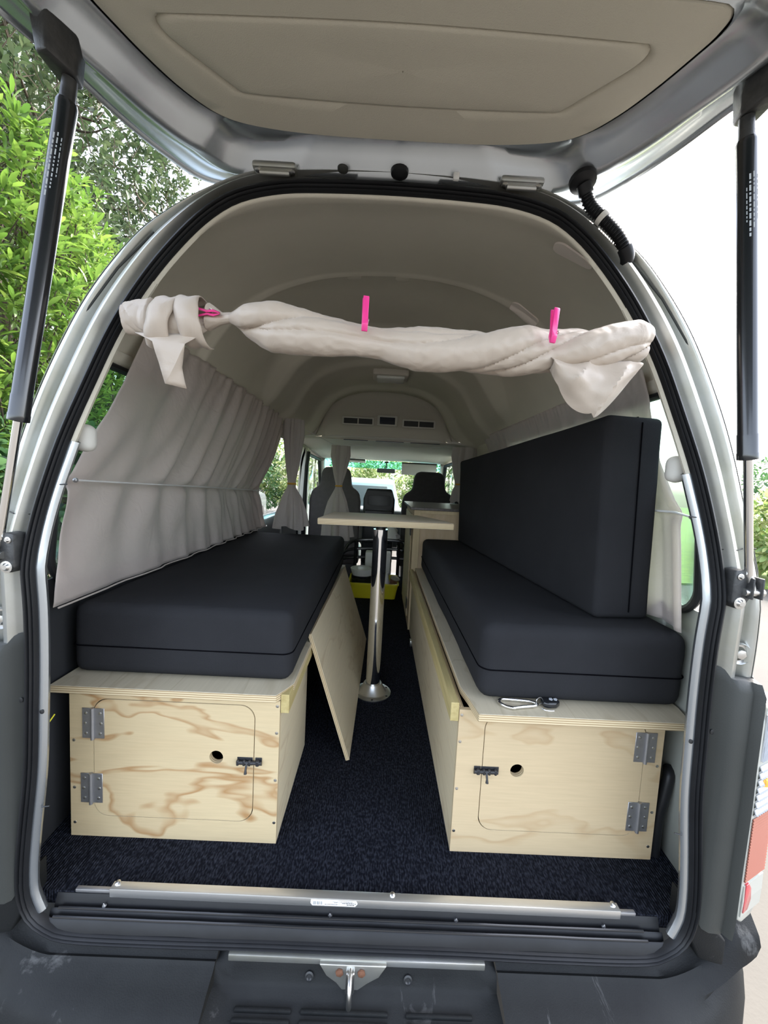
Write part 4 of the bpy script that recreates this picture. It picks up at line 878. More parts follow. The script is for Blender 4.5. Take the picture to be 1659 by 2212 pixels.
bc.location = (0.577, 1.599, 0.5735); bc.rotation_euler = (0, 0, math.radians(5.0))
# gathered knot at the corner of the left mattress
g = G(); rows = []
for i in range(16):
    t = i / 15; r = 0.008 + 0.02 * t
    rows.append([Vector((-0.205 + 0.005 * math.cos(a) - 0.09 * t * 0.0 + r * 0.25 * math.cos(a), 0.925 + 0.06 * t + 0.0, 0.475 + r * (1 + 0.3 * math.sin(7 * a)) * math.sin(a))) for a in [2 * PI * k / 28 for k in range(28)]])

# ================================================================== TABLE
tb = thing('pedestal_table', (0.0, 1.585, 0), 'small plywood table on a polished steel pedestal in the aisle', 'table')
g = G(); g.prism([(-0.224, 1.385), (0.275, 1.415), (0.262, 1.50), (0.168, 1.70), (-0.198, 1.672)], lambda u, v: Vector((u, v, 0.731)), lambda u, v: Vector((u, v, 0.755)), 0.004, 2); make('table_top', g, 'ply_table', tb, recalc=True, smooth=30, label='thin plywood table top')
g = G(); g.tube([(0.006, 1.585, 0.03), (0.006, 1.585, 0.70)], 0.0295, 40); make('pedestal', g, 'chrome', tb, label='polished chrome pedestal tube')
g = G(); g.tube([(0.006, 1.585, 0.695), (0.006, 1.585, 0.731)], 0.021, 24); g.lathe([(0.07, 0.731), (0.07, 0.726), (0.03, 0.72), (0.021, 0.715)], (0.006, 1.585, 0), (0, 0, 1), 28); make('top_socket', g, 'dark', tb)
g = G(); g.lathe([(0.078, 0.0005), (0.078, 0.004), (0.060, 0.005), (0.055, 0.008), (0.038, 0.042), (0.036, 0.045), (0.0300, 0.045), (0.0300, 0.02)], (0.006, 1.585, 0), (0, 0, 1), 48); bs = make('base_flange', g, 'steel', tb, label='brushed steel floor flange')
for k in range(6):
    a = PI / 6 + k * PI / 3; g = G(); disc(g, (0.006 + 0.068 * math.cos(a), 1.585 + 0.068 * math.sin(a), 0.004), (0, 0, 1), 0.005, 0.002); make('flange_screw', g, 'dark', bs)

# ================================================================== CABINET BEHIND THE RIGHT BENCH
cb = thing('kitchen_cabinet', (0.48, 2.62, 0), 'plywood kitchen cabinet with a dark top behind the right bench', 'cabinet')
g = G(); g.box(0.205, 0.750, 2.31, 2.322, 0.0, 0.735); g.box(0.205, 0.217, 2.31, 2.95, 0.0, 0.735); g.box(0.738, 0.750, 2.31, 2.95, 0, 0.735); g.box(0.205, 0.75, 2.938, 2.95, 0, 0.735); make('carcass', g, 'cabinet', cb, smooth=20)
g = G(); g.box(0.203, 0.243, 2.302, 2.3105, 0.0, 0.735, 0.001, 1); make('corner_post', g, 'cabframe', cb, smooth=20)
g = G(); g.box(0.243, 0.745, 2.303, 2.3105, 0.715, 0.735, 0.001, 1); make('top_rail', g, 'cabframe', cb, smooth=20)
g = G(); g.box(0.18, 0.752, 2.29, 2.96, 0.736, 0.752, 0.002, 1); make('worktop', g, 'laminate', cb, label='dark speckled worktop')
g = G(); g.box(0.196, 0.2045, 2.40, 2.90, 0.05, 0.70, 0.001, 1); d = make('door', g, 'ply_side', cb, smooth=20)
for z in (0.14, 0.60):
    g = G(); g.box(0.192, 0.1965, 2.37, 2.43, z - 0.03, z + 0.03, 0.001, 1); make('hinge', g, 'dark', d)

# ================================================================== CRATE AND ITS CONTENTS
cr = thing('yellow_crate', (-0.025, 3.02, 0), 'yellow plastic crate on the floor at the end of the aisle', 'crate')
def shell(x0, x1, y0, y1, z0, z1, tk, tp):
    g = G(); R = lambda k, z: [Vector((x, y, z)) for x, y in rrect(x0 - k, x1 + k, y0 - k, y1 + k, 0.025)]
    g.grid([R(-tp - 0.05, z0), R(-tp, z0), R(-tp * 0.5, (z0 + z1) / 2), R(0, z1 - 0.012), R(0.006, z1 - 0.011), R(0.006, z1), R(-tk, z1), R(-tp - tk, z0 + tk), R(-0.09, z0 + tk)], closed_u=True); return g
make('tub', shell(-0.212, 0.165, 2.87, 3.17, 0.001, 0.122, 0.006, 0.018), 'yellow', cr, smooth=50, recalc=True)
g = G(); g.lathe([(0.0001, 0.008), (0.078, 0.008), (0.082, 0.02), (0.085, 0.155), (0.085, 0.157), (0.0001, 0.157)], (-0.115, 3.0, 0), n=32); pt = make('cooking_pot', g, 'pot', label='black cooking pot standing in the yellow crate', cat='pot')
ld = thing('lidded_bowl', (-0.115, 3.0, 0.158), 'shallow white plastic bowl with a wire handle on the black pot', 'bowl')
g = G(); g.lathe([(0.0001, 0), (0.078, 0.0), (0.085, 0.02), (0.094, 0.05), (0.090, 0.052), (0.0001, 0.05)], (-0.115, 3.0, 0.158), n=36); make('bowl', g, 'white', ld)
g = G(); g.tube([(-0.115 + 0.08 * math.cos(a), 3.0 - 0.02, 0.208 + 0.025 * math.sin(a)) for a in [PI * i / 16 for i in range(17)]], 0.002, 6); make('wire_handle', g, 'steel', ld)
g = G(); g.box(-0.105, 0.11, 3.19, 3.30, 0.0, 0.30, 0.012, 3); make('white_bin', g, 'white', label='tall white plastic tub behind the yellow crate', cat='tub')
bt = thing('paper_bag', (0.072, 3.0, 0.008), 'crumpled white paper bag in the yellow crate', 'bag')
g = G(); rows = []
for i in range(9):
    z = i / 8; rows.append([Vector((0.072 + math.cos(a) * 0.036 * (1 + 0.3 * noise.noise(Vector((math.cos(a), math.sin(a), z * 3)))) * (1 - 0.5 * z), 3.0 + math.sin(a) * 0.04 * (1 - 0.4 * z), 0.008 + z * 0.17)) for a in [2 * PI * k / 14 for k in range(14)]])
g.grid(rows, closed_u=True); make('paper', g, 'white', bt, smooth=20)
cn = thing('tin_can', (0.135, 2.985, 0.010), 'brown tin can with a bright rim leaning in the yellow crate', 'can')
ax = Vector((0.18, -0.28, 1)).normalized(); cpt = (0.122, 3.005, 0.022)
g = G(); g.lathe([(0.0001, 0), (0.034, 0), (0.034, 0.125)], cpt, ax, 28); make('can_body', g, 'can', cn)
g = G(); g.lathe([(0.034, 0.125), (0.0365, 0.126), (0.0365, 0.131), (0.033, 0.131), (0.032, 0.127), (0.0001, 0.127)], cpt, ax, 28); make('can_lid', g, 'steel', cn)

# ================================================================== ALUMINIUM BAR ON THE SILL
br = thing('aluminium_bar', (0.015, 0.752, 0), 'long aluminium square bar lying across the sill with a sticker', 'bar')
rotb = lambda x: 0.7545 - 0.002 * x
g = G(); v = []
for x in (-0.525, 0.552): v += [(x, rotb(x) - 0.009, 0.001), (x, rotb(x) + 0.009, 0.001), (x, rotb(x) + 0.009, 0.020), (x, rotb(x) - 0.009, 0.020)]
bm = bmesh.new(); vv = [bm.verts.new(p) for p in v]
for f in ((0, 1, 2, 3), (7, 6, 5, 4), (0, 4, 5, 1), (1, 5, 6, 2), (2, 6, 7, 3), (3, 7, 4, 0)): bm.faces.new([vv[i] for i in f])
bmesh.ops.recalc_face_normals(bm, faces=bm.faces); bmesh.ops.bevel(bm, geom=bm.edges[:], offset=0.0015, segments=2, profile=0.5, affect='EDGES'); g.bm(bm); make('bar_tube', g, 'alu', br, smooth=30)
for x0, x1 in ((-0.60, -0.525), (0.552, 0.588)):
    g = G(); g.box(x0, x1, rotb(x0) - 0.004, rotb(x0) + 0.005, 0.003, 0.011, 0.002, 2); make('end_rod', g, 'zinc', br)
for x in (-0.515, 0.068, 0.541):
    g = G(); disc(g, (x, rotb(x) + 0.004, 0.0198), (0, -0.3, 1), 0.0058, 0.004, 14); make('bar_screw', g, 'steel', br)
st = thing('bar_sticker', (-0.055, 0.744, 0.002), None, None); st.parent = br; st.location = ORG[st.name] - ORG[br.name]; st['label'] = 'white price sticker with barcode, upside down'
ys = rotb(-0.05) - 0.0094
g = G(); g.prism([(-0.103, 0.0175), (-0.008, 0.0175), (-0.005, 0.011), (-0.010, 0.0045), (-0.100, 0.0045), (-0.104, 0.010)], lambda u, v: Vector((u, ys, v)), lambda u, v: Vector((u, ys + 0.0006, v))); make('sticker_face', g, 'sticker', st, recalc=True)
g = G(); yk = ys - 0.0002
for k in range(11):
    x = -0.098 + k * 0.0016 + (0.0012 if k > 3 else 0) + (0.0012 if k > 7 else 0); w = (0.0005, 0.0009)[k % 2]; g.box(x - w / 2, x + w / 2, yk, yk + 0.0002, 0.0065, 0.0140)
for x0, x1, z, h in ((-0.074, -0.046, 0.0075, 0.0012), (-0.054, -0.046, 0.0115, 0.001), (-0.058, -0.046, 0.0140, 0.0008), (-0.038, -0.012, 0.0105, 0.0018), (-0.028, -0.012, 0.0070, 0.0018), (-0.041, -0.016, 0.0142, 0.0012), (-0.0435, -0.0430, 0.0055, 0.0105)):
    s = x0
    while s < x1:
        l = min(x1 - s, R_.choice((0.0012, 0.002, 0.003))); g.box(s, s + l, yk, yk + 0.0002, z, z + h); s += l + 0.0007
g.prism([(-0.0108, 0.012), (-0.0085, 0.0105), (-0.0108, 0.009)], lambda u, v: Vector((u, yk, v)), lambda u, v: Vector((u, yk + 0.0002, v)))
make('sticker_print', g, 'ink', st, smooth=0)
for i, (x, y, z) in enumerate(((-0.535, 0.7465, -0.018), (-0.062, 0.7475, -0.021), (0.205, 0.7475, -0.021), (0.52, 0.7475, -0.021))):
    g = G(); g.lathe([(0.0045, 0), (0.004, 0.002), (0.002, 0.004), (0.0012, 0.008), (0.0001, 0.009)], (x, y, z), (0, -0.3, 1), 10); make('sill_screw', g, 'zinc', label='loose zinc screw on the sill, number %d from the left' % (i + 1) if False else ('small zinc screw in the black sill %s' % ('near the left end of the bar', 'under the sticker', 'right of the middle bar screw', 'near the right end of the bar')[i]), cat='screw', group='sill screws')

# ================================================================== KEYS
t = thing('carabiner', (0.35, 0.882, 0.385), 'silver carabiner clip lying on the right bench edge', 'carabiner')
zb = 0.3895; ys0 = 0.872
pts = [(0.306, ys0 + 0.010), (0.312, ys0 + 0.020), (0.326, ys0 + 0.023), (0.372, ys0 + 0.019), (0.388, ys0 + 0.016), (0.396, ys0 + 0.009), (0.392, ys0 + 0.002), (0.380, ys0 - 0.001)]
g = G(); g.tube(smooth_path([(x, y, zb) for x, y in pts], 60), 0.0038, 10); g.tube(smooth_path([(x, y, zb) for x, y in ((0.306, ys0 + 0.010), (0.309, ys0 + 0.001), (0.318, ys0 - 0.008), (0.331, ys0 - 0.013), (0.337, ys0 - 0.0125))], 24), 0.0038, 10); make('hook', g, 'chrome', t)
g = G(); g.tube([(0.336, ys0 - 0.012, zb), (0.360, ys0 - 0.006, zb), (0.384, ys0 - 0.001, zb)], [0.0034, 0.0042, 0.0038], 10); make('gate', g, 'steel', t)
t = thing('car_key', (0.425, 0.885, 0.385), 'black remote car key with two grey buttons beside the carabiner', 'key')
g = G(); g.prism([(0.408, 0.872), (0.418, 0.866), (0.438, 0.868), (0.450, 0.878), (0.448, 0.890), (0.436, 0.898), (0.416, 0.898), (0.407, 0.888)], lambda u, v: Vector((u, v, 0.3865)), lambda u, v: Vector((u, v, 0.4005)), 0.004, 3); fb = make('fob', g, 'blackpaint', t, recalc=True)
for x in (0.430, 0.441):
    g = G(); g.prism([(x - 0.005, 0.882), (x + 0.001, 0.879), (x + 0.005, 0.884), (x + 0.004, 0.890), (x - 0.003, 0.889)], lambda u, v: Vector((u, v, 0.400)), lambda u, v: Vector((u, v, 0.4013)), 0.0004, 1); make('button', g, 'lens_grey', fb, recalc=True)
g = G(); g.tube([(0.402 + 0.0085 * math.cos(a), 0.882 + 0.003 * math.cos(a), 0.3965 + 0.0085 * math.sin(a)) for a in [2 * PI * i / 28 for i in range(28)]], 0.0009, 6, closed=True); make('split_ring', g, 'steel', t)
g = G(); g.tube(smooth_path([(0.404, 0.868, 0.3865), (0.408, 0.861, 0.3865), (0.420, 0.859, 0.3865), (0.428, 0.860, 0.3865)], 16), 0.0016, 6); make('key_blade', g, 'steel', t)

# ================================================================== CURTAINS
def fold(u, n, v): return math.sin(2 * PI * n * u + 1.3 * math.sin(3.1 * u) + 0.5 * v)
# left side curtain, held against the wall by a cord
lc = thing('side_curtain', (-0.70, 1.7, 0.55), 'large taupe curtain along the left wall held back by a white cord', 'curtain', 'side curtains')
NU, NV = 240, 60; rows = []
for j in range(NV + 1):
    v = j / NV; r = []
    for i in range(NU + 1):
        u = i / NU
        y0 = interp([(0, 1.085), (0.36, 0.985), (0.57, 0.905), (0.62, 0.893), (1, 0.868)], v); y1 = interp([(0, 2.56), (0.5, 2.36), (0.62, 2.30), (0.8, 2.40), (1, 2.52)], v)
        y = lerp(y0, y1, u)
        zt = lerp(1.290, 1.270, u); zb = lerp(0.572, 0.570, u); zc = lerp(0.862, 0.805, u)
        z = lerp(zt, zc, v / 0.6) if v < 0.6 else lerp(zc, zb, (v - 0.6) / 0.4)
        x = interp([(0, -0.645), (0.1, -0.655), (0.58, -0.722), (0.6, -0.728), (0.63, -0.724), (0.8, -0.728), (1, -0.738)], v)
        ph = 2 * PI * (3.2 * u + 7.5 * u * u)
        a = (0.010 + 0.016 * u) * (0.45 + 0.55 * math.sin(PI * min(1, v / 0.6))) if v < 0.6 else (0.003 + 0.008 * u) * (0.5 + 0.6 * (v - 0.6) / 0.4)
        f = math.sin(ph + 0.9 * v) + 0.35 * math.sin(2.3 * ph + 2 * v)
        pinch = math.exp(-((v - 0.6) / 0.02) ** 2)
        ruf = math.exp(-(v / 0.05) ** 2) * 0.004 * math.sin(ph * 3.7)
        # slack folds fanning from the cord
        fan = 0.010 * math.exp(-((v - 0.52) / 0.16) ** 2) * math.sin(2 * PI * (9 * u) + 6 * (v - 0.6)) + 0.011 * math.exp(-((v - 0.70) / 0.12) ** 2) * math.sin(2 * PI * 8 * u + 2.0 + 9 * (v - 0.6))
        crin = 0.0016 * noise.noise(Vector((y * 22, z * 30, 1.0)))
        r.append(Vector((x + (a * f + fan) * (1 - 0.8 * pinch) + ruf + crin, y + 0.010 * a * 60 * math.cos(ph) * 0.1, z)))
    rows.append(r)
g = G(); g.grid(rows); make('cloth', g, 'curtain', lc, smooth=180, solid=0.0012)
g = G(); g.tube([(x + 0.012, y, z) for x, y, z in [tuple(p) for p in rows[NV][::6]]], 0.0022, 6); make('hem', g, 'curtain', lc)
def cord(pts, r, lab, m='offwhite', ends=True):
    t = thing('cord', pts[0], lab, 'cord'); g = G(); g.tube(pts, r, 8); make('line', g, m, t)
    if ends:
        for p in (pts[0], pts[-1]):
            g = G(); g.lathe([(0.0055, 0), (0.0055, 0.003), (0.003, 0.006), (0.0001, 0.0065)], p, (1 if p[0] < 0 else -1, -0.4, 0), 12); make('end_screw', g, 'zinc', t)
cord([(-0.700, 0.893, 0.864), (-0.700, 1.6, 0.835), (-0.702, 2.29, 0.803)], 0.0022, 'white cord stretched across the left side curtain')
# right side curtain
rc = thing('side_curtain', (0.73, 1.7, 0.55), 'taupe curtain along the right wall behind the tall cushion', 'curtain', 'side curtains')
rows = []
for j in range(NV + 1):
    v = j / NV; r = []
    for i in range(NU + 1):
        u = i / NU
        y0 = interp([(0, 1.03), (0.19, 1.03), (0.36, 1.01), (0.56, 0.925), (0.7, 0.91), (1, 0.885)], v); y = lerp(y0, 2.62, u)
        z = lerp(1.222, lerp(0.578, 0.772, min(1, max(0, (y - 2.15) / 0.1))), v)
        x = interp([(0, 0.662), (0.12, 0.690), (0.3, 0.722), (0.56, 0.730), (1, 0.738)], v)
        ph = 2 * PI * (13 * u + 3 * u * u); a = 0.0075 * (0.35 + 0.65 * min(1, v * 2)) * (1 if v > 0.1 else 0.6)
        pinch = math.exp(-((v - 0.565) / 0.03) ** 2)
        f = math.sin(ph + 0.7 * v) + 0.4 * math.sin(1.9 * ph + 1)
        ruf = math.exp(-(v / 0.05) ** 2) * 0.003 * math.sin(ph * 3.3)
        r.append(Vector((x - (a * f) * (1 - 0.7 * pinch) * (1.0 if u > 0.06 or v < 0.15 else 1.8) - ruf, y, z)))
    rows.append(r)
g = G(); g.grid(rows); make('cloth', g, 'curtain', rc, smooth=180, solid=0.0012)
cord([(0.728, 0.898, 0.852), (0.712, 0.93, 0.860), (0.712, 1.6, 0.85), (0.712, 2.3, 0.84)], 0.0028, 'pale cord holding the right side curtain to the wall')
# gathered and tied curtains
def tied(loc, zt, zm, zb, rt, rm, rb, nf, lab, m, flat=0.55, skew=0.0, wt=None):
    cx, cy = loc; t = thing('tied_curtain', (cx, cy, zb), lab, 'curtain', 'tied curtains'); rows = []; n = 96
    for j in range(57):
        q = j / 56; z = lerp(zt, zb, q); tm = (zt - zm) / (zt - zb)
        R = interp([(0, rt), (tm * 0.25, rt * 1.05), (tm * 0.7, lerp(rt, rm, 0.55)), (tm * 0.95, rm), (tm * 1.05, rm), (tm + (1 - tm) * 0.3, lerp(rm, rb, 0.45)), (tm + (1 - tm) * 0.7, lerp(rm, rb, 0.85)), (1, rb)], q)
        r = []
        for k in range(n):
            a = 2 * PI * k / n; fd = 1 + 0.26 * math.sin(nf * a + 0.8 * math.sin(5 * q)) + 0.10 * math.sin((nf * 2 - 3) * a + 4 * q)
            hem = 0.012 * math.sin(3 * a + 1) * max(0, (q - 0.9) / 0.1)
            r.append(Vector((cx + skew * (q - tm) + R * fd * math.cos(a), cy + R * flat * fd * math.sin(a), z + hem)))
        rows.append(r)
    g = G(); g.grid(rows, closed_u=True); make('cloth', g, m, t, smooth=180)
    g = G(); g.tube([(cx + (rm * 1.12) * math.cos(a), cy + rm * flat * 1.2 * math.sin(a), zm) for a in [2 * PI * k / 24 for k in range(24)]], 0.006, 8, closed=True); make('tie', g, 'orange', t, label='orange elastic tie')
    return t
tied((-0.565, 2.45), 1.250, 0.850, 0.572, 0.050, 0.022, 0.092, 7, 'grey curtain tied with an orange band beside the open sliding door', 'curtain_dark')
tied((-0.318, 2.90), 1.140, 0.842, 0.45, 0.056, 0.020, 0.105, 6, 'grey curtain tied with an orange band hanging in front of the left front seat', 'curtain_dark')
t = tied((0.600, 2.92), 1.175, 0.90, 0.765, 0.075, 0.04, 0.07, 6, 'grey curtain gathered at the right behind the tall cushion', 'curtain_dark')
cord([(-0.655, 2.50, 1.262), (-0.50, 2.72, 1.20), (-0.37, 2.90, 1.146)], 0.0018, 'thin white cord running from the left wall to the middle curtain', ends=False)
cord([(-0.37, 2.90, 1.146), (0.1, 2.92, 1.155), (0.66, 2.93, 1.180)], 0.0012, 'thin cord stretched across the van below the console', ends=False)
# rolled up rear curtain
rl = thing('rolled_curtain', (0.1, 0.90, 1.10), 'beige rear curtain rolled into a twisted bundle across the opening', 'curtain')
path = [(-0.398, 0.893, 1.238), (-0.370, 0.890, 1.236), (-0.345, 0.888, 1.238), (-0.30, 0.887, 1.234), (-0.20, 0.885, 1.216), (-0.05, 0.885, 1.203), (0.10, 0.885, 1.192), (0.25, 0.885, 1.196), (0.36, 0.885, 1.203), (0.46, 0.886, 1.215), (0.51, 0.888, 1.226), (0.555, 0.892, 1.235), (0.572, 0.895, 1.237)]
N1 = 260; P = smooth_path(path, N1); rad = [(0, 0.030), (0.03, 0.014), (0.05, 0.014), (0.085, 0.038), (0.15, 0.054), (0.25, 0.050), (0.36, 0.038), (0.40, 0.038), (0.47, 0.052), (0.60, 0.054), (0.72, 0.056), (0.77, 0.046), (0.84, 0.056), (0.92, 0.052), (0.97, 0.050), (0.992, 0.040), (1, 0.012)]
def crease(a, k): return 1 - abs(math.sin(a)) ** k
def bundle(P, rad, twist, n=84, seed=0.0, amp=1.0, flat=1.0):
    rows = []; L = len(P)
    for i, p in enumerate(P):
        s = i / (L - 1); t = (P[min(i + 1, L - 1)] - P[max(i - 1, 0)]).normalized(); A = Vector((0, -1, 0)); B = t.cross(A).normalized(); A = B.cross(t).normalized()
        R = interp(rad, s); r = []
        for k in range(n):
            a = 2 * PI * k / n; w = a + twist * s + 0.7 * math.sin(9 * s + seed)
            d = 0.34 * crease(1.0 * w + 1.2 * math.sin(6 * s + seed), 0.5) + 0.22 * crease(1.5 * w - 5 * s + seed, 0.5) + 0.04 * noise.noise(Vector((math.cos(a) * 1.6, math.sin(a) * 1.6, s * 26 + seed))) + 0.03 * noise.noise(Vector((math.cos(a) * 4, math.sin(a) * 4, s * 60 + seed)))
            rr = R * (1 - amp * d)
            r.append(p + A * (math.cos(a) * rr * flat) + B * (math.sin(a) * rr))
        rows.append(r)
    return rows
g = G(); g.grid(bundle(P, rad, 9.0), closed_u=True); make('roll', g, 'rolled', rl, smooth=32)
# broad folds at the left end
P2 = smooth_path([(-0.588, 0.893, 1.226), (-0.555, 0.890, 1.229), (-0.51, 0.887, 1.226), (-0.46, 0.886, 1.224), (-0.42, 0.889, 1.229), (-0.395, 0.892, 1.236)], 90)
g = G(); g.grid(bundle(P2, [(0, 0.012), (0.03, 0.036), (0.25, 0.040), (0.33, 0.046), (0.36, 0.040), (0.50, 0.050), (0.55, 0.046), (0.60, 0.052), (0.80, 0.050), (0.86, 0.032), (1, 0.015)], 2.0, seed=2.4, amp=0.55, flat=0.6), closed_u=True); make('end_roll', g, 'rolled', rl, smooth=32)
for x0, x1, ya, zt, zb, k in ((-0.512, -0.462, 0.851, 1.272, 1.165, 0.4), (-0.452, -0.402, 0.848, 1.276, 1.172, -0.3)):       # the two wide wraps
    rows = []
    for j in range(25):
        a = lerp(-0.6, PI + 0.35, j / 24); zc = (zt + zb) / 2; hz = (zt - zb) / 2
        rows.append([Vector((lerp(x0, x1, i / 10) + k * 0.03 * math.cos(a) + 0.004 * noise.noise(Vector((j * 0.4, i * 0.5, k))), 0.888 - math.sin(a) * (0.040 + 0.008 * math.sin(i / 10 * PI)), zc + math.cos(a) * hz * (1 + 0.04 * math.sin(i * 0.9)))) for i in range(11)])
    g = G(); g.grid(rows); make('wrap', g, 'rolled', rl, smooth=180, solid=0.002)
# hanging corner flap, folded
def flap(pts, faces, name='flap'):
    bm = bmesh.new(); vs_ = [bm.verts.new(p) for p in pts]; [bm.faces.new([vs_[i] for i in f]) for f in faces]
    bmesh.ops.subdivide_edges(bm, edges=bm.edges[:], cuts=3, use_grid_fill=True)
    for v in bm.verts: v.co += Vector((0, 1, 0)) * 0.003 * noise.noise(v.co * 40)
    g = G(); g.bm(bm); make(name, g, 'rolled', rl, smooth=30, solid=0.0014)
flap([(-0.548, 0.868, 1.190), (-0.500, 0.850, 1.168), (-0.430, 0.850, 1.166), (-0.405, 0.862, 1.190), (-0.476, 0.858, 1.083), (-0.443, 0.862, 1.120), (-0.438, 0.874, 1.078)], [(0, 1, 3), (1, 2, 3), (1, 4, 2), (4, 6, 5), (2, 4, 5)])
# hanging pocket at the right end
rows = []
for j in range(19):
    q = j / 18; r = []
    for i in range(31):
        u = i / 30; x = lerp(0.345, 0.545, u); sag = 0.100 * math.sin(PI * min(1, u * 1.0)) ** 0.8
        z = lerp(1.185, 1.160 - sag * (0.9 if u < 0.55 else 1.0) * (1 - 0.35 * max(0, u - 0.6)), q); z += 0.012 * math.sin(u * 9) * q * (1 - q)
        yy = 0.872 - 0.030 * math.sin(PI * q) - 0.012 * crease(u * 7 + q * 2.5, 0.6) + 0.004 * noise.noise(Vector((u * 6, q * 5, 9)))
        r.append(Vector((x + 0.02 * q * (0.5 - u), yy, z)))
    rows.append(r)
for j in range(1, 12):
    q = j / 11; rows.append([Vector((p.x, p.y + 0.035 * q, p.z + (1.19 - p.z) * q * 0.9)) for p in rows[18]])
g = G(); g.grid(rows); make('pocket', g, 'rolled', rl, smooth=30, solid=0.0014)
rl.scale = (0.87, 0.87, 0.87); rl.location = (0.087, 0.782, 1.074)      # the bundle hangs just outside the seal
# pegs
def peg(c, up, face, lab, sp=0.003):
    t = thing('clothes_peg', c, lab, 'clothes peg', 'pink pegs'); c = Vector(c); up = Vector(up).normalized(); fc = Vector(face).normalized(); sd = up.cross(fc).normalized()
    def slab(off0, off1, w):
        g = G(); L = 0.043
        P_ = [(-L * 0.42, 0.0016), (-L * 0.15, 0.006), (L * 0.1, 0.004), (L * 0.95, off1 + 0.004), (L, off1 + 0.002), (L * 0.95, off1), (L * 0.1, 0.0004), (-L * 0.15, 0.0016), (-L * 0.42, 0.0002)]
        g.prism(P_, lambda u, v: c + up * u + fc * (v * off0) + sd * w, lambda u, v: c + up * u + fc * (v * off0) - sd * w, 0.0006, 1); return g
    make('peg_half', slab(1, sp, 0.0052), 'pink', t, recalc=True); make('peg_half', slab(-1, sp, 0.0052), 'pink', t, recalc=True)
    g = G(); g.tube([c + sd * 0.006 + fc * (0.0075 * math.cos(a)) + up * (0.003 * math.sin(a)) for a in [2 * PI * k / 16 for k in range(16)]], 0.0008, 6, closed=True); make('spring', g, 'steel', t)
peg((-0.0452, 0.724, 1.184), (0, 0.05, 1), (0.2, -1, 0), 'pink clothes peg in the middle of the rolled curtain')
peg((0.2941, 0.719, 1.180), (0.03, 0.05, 1), (0.2, -1, 0), 'pink clothes peg towards the right end of the rolled curtain')
peg((-0.3376, 0.7552, 1.1958), (-1, -0.15, -0.05), (0, -0.45, 1), 'pink clothes peg lying sideways near the left end of the rolled curtain', 0.009)

# ================================================================== SMALL CABIN ITEMS
from mathutils.bvhtree import BVHTree
ce = bpy.data.objects['ceiling']; co = ORG['ceiling']
CB = BVHTree.FromPolygons([v.co + co for v in ce.data.vertices], [list(f.vertices) for f in ce.data.polygons])
def on_ceiling(d):
    h, n, i, q = CB.ray_cast(Vector((0, 0, 0.9)), Vector(d)); return h, (n if n.z < 0 else -n)
def ceil_patch(d, along, l, w, lab):
    """felt patch that follows the curve of the headlining"""
    c, n = on_ceiling(d); a = Vector(along); a = (a - n * a.dot(n)).normalized(); b = n.cross(a); rows = []
    for k in (1.0, 0.97, 0.7, 0.35, 0.01):
        r = []
        for u, v in rrect(-l / 2, l / 2, -w / 2, w / 2, w * 0.42, 8):
            p = c + a * u * k + b * v * k + n * 0.03; h = CB.ray_cast(p, -n)[0]
            r.append((h if h else p - n * 0.03) + n * (0.0035 if k < 1 else 0.0))
        rows.append(r)
    g = G(); g.grid(rows, closed_u=True); make('fabric_patch', g, 'patch', label=lab, cat='patch', recalc=True)
ceil_patch((0.3589, 0.8082, 0.467), (0.72, 0, -0.70), 0.105, 0.060, 'pale rounded fabric patch on the headlining beside the door seal')
ceil_patch((0.2941, 0.8766, 0.3809), (0.75, 0.15, -0.65), 0.115, 0.052, 'pale rounded fabric patch on the headlining deeper in the van')
for d, lab in (((-0.0837, 0.8935, 0.4411), 'small plug on the headlining, left of two'), ((0.0234, 0.8953, 0.4449), 'small plug on the headlining, right of two')):
    c, n = on_ceiling(d); g = G(); g.lathe([(0.030, -0.002), (0.022, 0.002), (0.010, 0.005), (0.0001, 0.005)], c, n, 18); make('ceiling_plug', g, 'lining', label=lab, cat='plug')
g = G(); g.tube(smooth_path([(0.762, 0.92, 0.215), (0.752, 0.905, 0.205), (0.742, 0.90, 0.16), (0.733, 0.90, 0.10), (0.731, 0.90, 0.02), (0.733, 0.90, 0.0)], 40), 0.013, 14); make('drain_hose', g, 'rubber', label='black rubber hose beside the right bench', cat='hose')
g = G(); g.tube(smooth_path([(-0.712, 0.79, 0.290), (-0.716, 0.80, 0.297), (-0.722, 0.83, 0.312), (-0.728, 0.86, 0.322)], 20), 0.0016, 6); make('yellow_wire', g, 'yellowwire', label='short yellow wire beside the left bench', cat='wire')

